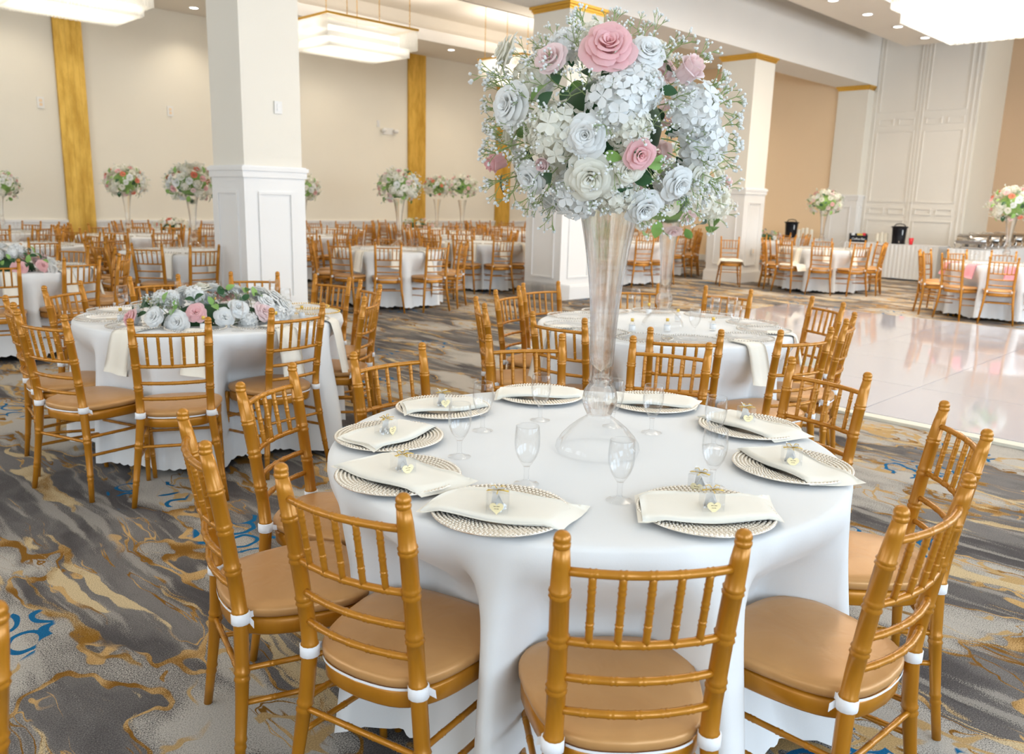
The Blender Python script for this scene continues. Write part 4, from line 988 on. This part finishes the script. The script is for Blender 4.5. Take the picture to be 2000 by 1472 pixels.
low_arrangement(1.98, 8.35, math.radians(-40), .42, .2, .19, 46, 5, 'low white rose arrangement with a bright pink bloom at the frame edge', True)
low_arrangement(6.55, 15.6, math.radians(-40), .35, .2, .2, 26, 6, 'low coral and cream arrangement close to the north wall', False, ('p_cream', 'p_coral', 'p_cream'))
low_arrangement(12.75, 16.1, math.radians(-40), .45, .2, .2, 26, 8, 'low cream arrangement at the foot of the middle gold strip', False, ('p_cream', 'p_pale', 'p_cream'))
low_arrangement(17.25, 9.35, math.radians(-50), .45, .22, .2, 26, 9, 'low white arrangement in front of the peach wall', False, ('p_white', 'p_pale', 'p_white'))

# place settings of the closest table
PLT = [('P', 1.30, 1.32), ('P', 1.67, .99), ('P', 2.17, 1.02), ('P', 2.46, 1.32), ('P', 2.48, 1.73), ('P', 2.24, 2.08), ('P', 1.83, 2.16), ('P', 1.47, 1.99), ('P', 1.27, 1.68)]
WH = ['at the front left of the closest table', 'at the front right of the closest table', 'at the right edge of the closest table', 'behind the right-edge place on the closest table', 'right of the big vase, at the back', 'left of the big vase, at the back', 'at the back left of the closest table', 'at the far left rim of the closest table', 'at the near left rim of the closest table']
NP = [(-61, .34, .19), (-41, .34, .19), (-115, .32, .17), (-102, .33, .17), (-55, .32, .17), (-39, .33, .17), (-21, .30, .17), (14, .30, .18), (-84, .33, .19)]
def napkin_mesh(L, w, seed):
    b = MB(); v = []; f = []; nx, ny = 17, 7
    for lay, (zo, sh, shr) in enumerate(((0.0, .012, 1.0), (.004, -.004, .97), (.009, .0, .93))):
        for j in range(ny):
            for i in range(nx):
                u, q = i / (nx - 1) - .5, j / (ny - 1) - .5
                xx = u * L * shr + sh + .03 * q; yy = q * w * (1 - .10 * abs(u)) + sh * .5 + .018 * (u * u) * 2
                dist = math.hypot(xx, yy + .0); z = .0185 + zo + .004 * math.sin(u * 7 + q * 5 + seed)
                z += -.011 * sstep(dist, .150, .185)
                if q > .36: z += .003 - (.006 if lay == 2 else 0)
                v.append((xx, yy, z))
    n = nx * ny
    for lay in range(3):
        for j in range(ny - 1):
            for i in range(nx - 1): f.append((lay * n + j * nx + i, lay * n + j * nx + i + 1, lay * n + (j + 1) * nx + i + 1, lay * n + (j + 1) * nx + i))
    o2 = 2 * n
    for j in range(ny - 1):
        for i in (0, nx - 1): f.append((j * nx + i, (j + 1) * nx + i, o2 + (j + 1) * nx + i, o2 + j * nx + i))
    for i in range(nx - 1):
        for j in (0, ny - 1): f.append((j * nx + i, j * nx + i + 1, o2 + j * nx + i + 1, o2 + j * nx + i))
    b.add(v, f); return b.mesh('folded_napkin', M['napkin'])
for i, (_, x, y) in enumerate(PLT):
    o = ob('charger_plate', plate_charger, None, (x, y, .7725), (0, 0, i)); tag(o, 'beaded champagne charger plate ' + WH[i], 'plate', 'champagne charger plates on the closest table')
    an, L, w = NP[i]; o = ob('folded_napkin', napkin_mesh(L, w, i), None, (x, y, .7725), (0, 0, math.radians(an))); tag(o, 'ivory folded napkin on the plate ' + WH[i], 'napkin', 'folded napkins on the champagne plates')
gl = [(1.50, 1.43, 'front-most goblet left of the vase, on the closest table'), (1.52, 1.72, 'goblet at the left middle of the closest table'), (1.76, 1.88, 'goblet behind the left middle one, near the back-left plate'), (2.00, 1.85, 'goblet before the back plate left of the vase'),
      (2.17, 1.51, 'goblet before the back plate right of the vase'), (2.13, 1.64, 'goblet seen partly behind the vase bulb'), (2.19, 1.29, 'goblet beside the right-hand back plate'), (1.86, 1.09, 'goblet between the two right-hand gift boxes and the vase'), (1.59, 1.19, 'front-most goblet right of the vase base')]
for x, y, lab in gl: place_goblet('fine', x, y, 'clear ' + lab, 'goblets on the closest table')
# favor boxes
def heart_pts(s, n=24):
    out = []
    for i in range(n):
        t = 2 * PI * i / n; out.append((s * .0625 * 16 * math.sin(t) ** 3, s * .0625 * (13 * math.cos(t) - 5 * math.cos(2 * t) - 2 * math.cos(3 * t) - math.cos(4 * t))))
    return out
def favor_box():
    h = .052; a = .025; r = thing('favor_box', (0, -91, 0), 0, 'x', 'gift box')
    b = MB(); b.box(-a, a, -a, a, 0, h); part('clear_box', b.mesh('clear_box', M['box_plastic'], False), r)
    b = MB(); rr = random.Random(2)
    for i in range(34): b.ball((rr.uniform(-.016, .016), rr.uniform(-.016, .016), .005 + .014 * rr.random() ** 1.5), .0042, 6, 4)
    o = part('pearl_beads', b.mesh('pearl_beads', M['pearl']), r); o['kind'] = 'stuff'
    b = MB()
    for s in (-1, 1):
        b.tube([(0, 0, h + .002), (s * .008, .003, h + .012), (s * .017, .003, h + .010), (s * .014, 0, h + .003), (0, 0, h + .002)], .0012, 5)
        b.tube([(0, 0, h + .002), (s * .012, -.006, h + .004), (s * .026, -.010, h + .002)], .0011, 5)
    b.tube([(-a, 0, h + .001), (0, 0, h + .0015), (a, 0, h + .001)], .0012, 4); b.tube([(0, -a, h + .001), (0, 0, h + .0015), (0, a, h + .001)], .0012, 4)
    part('ribbon_bow', b.mesh('ribbon_bow', M['gold']), r)
    b = MB(); v = []
    for i in range(7):
        for q in range(4): ang = i * .9; v.append(0)
    b = MB(); b.add([(-.014, -.008, h + .003), (.006, -.014, h + .014), (.020, .002, h + .006), (0, .014, h + .004), (-.018, .010, h + .016)], [(0, 1, 2), (0, 2, 3), (0, 3, 4)]); b.add([(-.018, .005, .002), (.0, .012, .04), (.018, .004, .006), (.004, -.006, .046), (-.012, .002, .05)], [(0, 1, 2), (0, 3, 4), (1, 2, 3)])
    part('tissue', b.mesh('tissue', M['p_white']), r)
    b = MB(); hp = heart_pts(.0165); v = [(x, -a - .0015, .019 + z) for x, z in hp] + [(x, -a - .0005, .019 + z) for x, z in hp]; n = len(hp)
    b.add(v, [tuple(range(n)), tuple(range(n, 2 * n))[::-1]] + [(i, (i + 1) % n, n + (i + 1) % n, n + i) for i in range(n)])
    hb = part('heart_tag', b.mesh('heart_tag', M['heart'], False), r)
    b = MB()
    for (z, ws) in ((.0225, (.005, .001, .006)), (.0165, (.002, .002, .004))):
        x = -sum(ws) / 2 - .001
        for w in ws: b.box(x, x + w, -a - .0019, -a - .0014, z, z + .0012); x += w + .001
    part('printed_line', b.mesh('printed_line', M['ink'], False), hb)
    return r
fb = favor_box()
cam_ang = lambda x, y: math.atan2(-y, -x)
FBX = [(1.45, 1.98, .793, .9, 'on the napkin at the far left rim'), (1.27, 1.66, .793, .5, 'on the napkin at the near left rim'), (1.27, 1.30, .793, -.1, 'with heart tag on the front left napkin'), (2.47, 1.34, .793, .3, 'on the napkin behind the right-edge place'), (2.14, 1.01, .793, .2, 'on the right-edge napkin'),
       (1.80, 1.09, .773, -.3, 'standing on the cloth beside a goblet'), (1.66, .97, .793, .25, 'with heart tag on the front right napkin'), (1.81, 2.14, .793, .4, 'on the napkin at the back left')]
for i, (x, y, z, dr, lab) in enumerate(FBX):
    rz = cam_ang(x, y) + PI / 2 + dr; L = 'small clear favor box ' + lab
    if i == 0: fb.location = (x, y, z); fb.rotation_euler = (0, 0, rz); fb['label'] = L; fb['group'] = 'favor boxes on the closest table'
    else: clone(fb, (x, y, z), rz, L, 'favor boxes on the closest table')
# T2 and T3 settings
def glass_setting(tx, ty, angs, kinds, desc, naps, gobs, bots, nm):
    base = math.degrees(math.atan2(-ty, -tx)); 
    def where(px, py):
        d = ((math.degrees(math.atan2(py - ty, px - tx)) - base + 180) % 360) - 180
        return ('near side' if abs(d) < 18 else 'near side, leftward' if -60 < d < 0 else 'near side, rightward' if 0 < d < 60 else 'left end' if -105 < d < 0 else 'right end' if 0 < d < 105 else 'back, leftward' if d < -150 or -150 <= d < -105 else 'back, rightward')
    for a, kd in zip(angs, kinds):
        px, py = tx + .60 * math.cos(math.radians(a)), ty + .60 * math.sin(math.radians(a)); 
        glass_charger(px, py, kd, 'clear charger with %s beads, %s of the %s' % (kd, where(px, py), nm), 'glass chargers on the ' + nm)
    for k, a in enumerate(naps):
        o = ob('folded_napkin', NAP[k % 4], None, (tx, ty, 0), (0, 0, math.radians(a) - PI / 2))
        tag(o, 'ivory napkin hanging over the %s of the %s' % (where(tx + math.cos(math.radians(a)), ty + math.sin(math.radians(a))), nm), 'napkin', 'hanging napkins on the ' + nm)
    for x, y in gobs: place_goblet('fine', x, y, 'clear goblet standing at the %s of the %s' % (where(x, y), nm), 'goblets on the ' + nm)
    for x, y in bots: bottle(x, y, 'tiny gold-capped bottle at the %s of the %s' % (where(x, y), nm), 'gold-capped bottles on the ' + nm)
glass_setting(*T2, [-156, -124, -91, -60, -28, -5, 30, 62, 100, 135, 168], ['silver'] * 4 + ['gold', 'gold'] + ['silver'] * 5, D2, [-122, -86, -55, -150], [(1.86, 5.22), (1.79, 4.41), (2.07, 4.16), (2.81, 5.1), (2.61, 4.60), (2.25, 5.3), (2.45, 5.2)], [(1.70, 4.82), (1.93, 4.27), (2.33, 4.22), (2.58, 4.36), (2.72, 4.95), (2.35, 5.02)], 'runner table')
glass_setting(*T3, [-155, -130, -95, -60, -33, 5, 40, 75, 110, 150, 180], ['silver'] * 11, D3, [-105, -65, 155], [(4.10, 3.20), (4.62, 2.79), (4.02, 2.55), (4.35, 2.48), (4.75, 2.74), (4.6, 3.4)], [(3.98, 3.25), (3.85, 2.86), (4.03, 2.74), (4.30, 2.60), (4.45, 2.95), (4.55, 3.25)], 'second vase table')

# ------------------------------------------------------------------ serving tables, urns, chafing dishes
def skirted_table(x0, x1, y0, y1, label, seed):
    r = thing('serving_table', ((x0 + x1) / 2, (y0 + y1) / 2, 0), 0, label, 'table'); hx, hy = (x1 - x0) / 2, (y1 - y0) / 2
    b = MB(); b.box(-hx, hx, -hy, hy, .745, .765); part('table_top', b.mesh('table_top', M['cloth'], False), r)
    b = MB(); pts = []; 
    for (ax, ay, bx, by) in ((-hx, hy, -hx, -hy), (-hx, -hy, hx, -hy), (hx, -hy, hx, hy), (hx, hy, -hx, hy)):
        L = math.hypot(bx - ax, by - ay); n = int(L / .022); nx, ny = (by - ay) / L, -(bx - ax) / L
        for i in range(n):
            t = i / n; d = .012 * math.sin(i * PI / 2 * 1.0) ; pts.append((ax + (bx - ax) * t + nx * d, ay + (by - ay) * t + ny * d))
    n = len(pts); v = [(x, y, .745) for x, y in pts] + [(x * 1.006, y * 1.006, .03) for x, y in pts]; b.add(v, [(i, (i + 1) % n, n + (i + 1) % n, n + i) for i in range(n)])
    part('pleated_skirt', b.mesh('pleated_skirt', M['cloth']), r)
    return r
skirted_table(18.9, 19.65, 6.15, 8.2, 'skirted white serving table in front of the panelled wall', 1)
skirted_table(19.2, 19.95, 9.05, 12.0, 'skirted white serving table before the peach wall', 2)
skirted_table(18.35, 21.9, 5.05, 5.8, 'long white serving table carrying the chafing dishes', 3)
def urn(x, y, rz, label):
    r = thing('coffee_urn', (x, y, .766), rz, label, 'coffee urn')
    part('body', lathe_mesh('body', [(0, 0), (.145, 0), (.145, .015), (.135, .03), (.150, .30), (.155, .36), (.135, .375), (0, .38)], M['black'], 24), r)
    b = MB(); b.lathe([(.165, .355), (.185, .372), (.15, .385), (.10, .39), (0, .392)], 24); part('lid', b.mesh('lid', M['black']), r)
    b = MB(); b.tube([(-.12, 0, .375), (-.085, 0, .425), (0, 0, .442), (.085, 0, .425), (.12, 0, .375)], .012, 6); part('handle', b.mesh('handle', M['black']), r)
    b = MB(); b.tube([(0, -.14, .06), (0, -.19, .06), (0, -.195, .03)], .011, 6); part('tap', b.mesh('tap', M['steel']), r)
    b = MB(); b.box(.048, .062, -.158, -.142, .20, .31); part('level_gauge', b.mesh('level_gauge', M['steel'], False), r)
    return r
urn(19.25, 7.12, math.radians(-65), 'black coffee urn beside the red cup on a white serving table'); urn(19.55, 9.83, math.radians(-60), 'black coffee urn standing before the peach wall')
def stack(x, y, z, n, label, r=.042):
    t = tag(ob('cup_stack', lathe_mesh('cup_stack', [(r * .75, 0)] + [p for i in range(n) for p in ((r, .012 * i + .08), (r * .93, .012 * i + .084))] + [(0, .012 * n + .085)], M['foam'], 14), None, (x, y, z)), label, 'cups', None); return t
for i, (dy, n) in enumerate(((-.24, 11), (-.34, 14), (-.44, 15), (-.56, 12))): stack(19.42, 9.80 + dy, .766, n, ['shortest paper cup stack, next to the urn before the peach wall', 'paper cup stack second from the urn before the peach wall', 'tallest paper cup stack before the peach wall', 'paper cup stack farthest from the urn before the peach wall'][i])
for i, (dy, n) in enumerate(((.26, 12), (.36, 13), (.46, 11))): stack(19.30, 7.15 + dy, .766, n, ['paper cup stack right next to the urn by the panelled wall', 'middle paper cup stack by the panelled wall', 'outer paper cup stack by the panelled wall'][i])
tag(ob('red_cup', lathe_mesh('red_cup', [(0, 0), (.030, 0), (.046, .125), (.044, .125), (.028, .004), (0, .004)], M['red'], 16), None, (19.12, 6.80, .766), None, (1.15,) * 3), 'bright red plastic cup on the white serving table', 'cup')
r = thing('coffee_caddy', (19.15, 7.98, .766), math.radians(-62), 'black box of coffee sachets on the serving table', 'caddy')
b = MB()
b.box(-.19, .19, -.10, .10, 0, .012); b.box(-.19, .19, -.10, -.09, .012, .15); b.box(-.19, .19, .09, .10, .012, .19); b.box(-.19, -.18, -.09, .09, .012, .17); b.box(.18, .19, -.09, .09, .012, .17)
part('box', b.mesh('box', M['black'], False), r)
rr = random.Random(4)
for nm, mm, x0, zt in (('white_packet', 'pearl', -.15, .2), ('gold_packet', 'gold', -.03, .19), ('red_packet', 'red', .08, .205), ('gold_packet', 'gold', .02, .185)):
    b = MB(); b.box(x0, x0 + .07, -.03, .03, .03, zt); part(nm, b.mesh(nm, M[mm], False), r)
f = bpy.data.curves.new('caddy_lettering', 'FONT'); f.body = 'Coffee Bar'; f.size = .066; f.extrude = .0006; f.align_x = 'CENTER'; f.materials.append(M['pearl'])
fo = bpy.data.objects.new('lettering_curve', f); o = ob('lettering', bpy.data.meshes.new_from_object(fo)); bpy.data.objects.remove(fo); o.parent = r; o.location = (0, -.1015, .05); o.rotation_euler = (PI / 2, 0, 0)
def chafer(x, y, label, z=.766):
    r = thing('chafing_dish', (x, y, z), 0, label, 'chafing dish', 'chafing dishes in a row'); W_, D_ = .28, .18   # long side along Y
    b = MB(); n = 20; v = []; f = []
    for k, yy in enumerate((-W_, -W_ * .97, W_ * .97, W_)):
        s = .93 if k in (0, 3) else 1
        for i in range(n + 1):
            a = PI * i / n; v.append((-D_ * s * math.cos(a) * (1 if True else 0), yy, .165 + .135 * s * math.sin(a) ** .75))
    for k in range(3):
        for i in range(n): f.append((k * (n + 1) + i, k * (n + 1) + i + 1, (k + 1) * (n + 1) + i + 1, (k + 1) * (n + 1) + i))
    f.append(tuple(range(n + 1))); f.append(tuple(3 * (n + 1) + i for i in range(n + 1))[::-1]); b.add(v, f)
    lid = part('lid', b.mesh('lid', M['steel']), r)
    b = MB(); b.tube([(-D_ - .0, -.07, .21), (-D_ - .035, -.065, .215), (-D_ - .035, .065, .215), (-D_ - .0, .07, .21)], .008, 6); b.tube([(-.02, -.10, .30), (-.02, -.09, .325), (-.02, .09, .325), (-.02, .10, .30)], .008, 6)
    part('handle', b.mesh('handle', M['steel']), lid)
    b = MB(); b.box(-D_, D_, -W_, W_, .105, .16); b.box(-D_ - .02, D_ + .02, -W_ - .02, W_ + .02, .155, .165); part('water_pan', b.mesh('water_pan', M['dark_steel'], False), r)
    for sx in (-1, 1):
        for sy in (-1, 1):
            b = MB(); b.tube([(sx * (D_ + .01), sy * (W_ + .0), .155), (sx * (D_ + .025), sy * (W_ + .02), .10), (sx * (D_ + .0), sy * (W_ + .0), .04), (sx * (D_ + .02), sy * (W_ + .02), .0)], .011, 6); part('leg', b.mesh('leg', M['steel']), r)
    b = MB(); b.box(-D_ + .02, D_ - .02, -W_ + .03, W_ - .03, .035, .045); part('shelf', b.mesh('shelf', M['steel'], False), r)
    for sy in (-.12, .12):
        b = MB(); b.lathe([(.0, .046), (.035, .046), (.035, .09), (.0, .09)], 12, (0, sy, 0)); part('fuel_can', b.mesh('fuel_can', M['dark_steel']), r)
    return r
for i, lab in enumerate(('steel roll-top chafing dish, nearest of the row on the serving table', 'steel chafing dish second in the row', 'steel chafing dish third in the row', 'steel chafing dish last in the row by the tan wall')): chafer(18.68 + .85 * i, 5.42, lab)

# clear acrylic cases leaning in a row at the foot of the second column
def case():
    b = MB(); w, d, h, t = .13, .13, .26, .006
    b.box(-w, w, -d, -d + t, 0, h); b.box(-w, w, d - t, d, 0, h); b.box(-w, -w + t, -d + t, d - t, 0, h); b.box(w - t, w, -d + t, d - t, 0, h); b.box(-w, w, -d, d, h, h + t)
    return b.mesh('acrylic_case', M['box_plastic'], False)
cm = case()
for x, y, lab in ((9.28, 8.32, 'nearest clear acrylic case at the foot of the second column'), (9.28, 8.62, 'middle clear acrylic case at the foot of the second column'), (9.28, 8.92, 'clear acrylic case farthest back at the foot of the second column')):
    tag(ob('acrylic_case', cm, None, (x, y, 0)), lab, 'case')
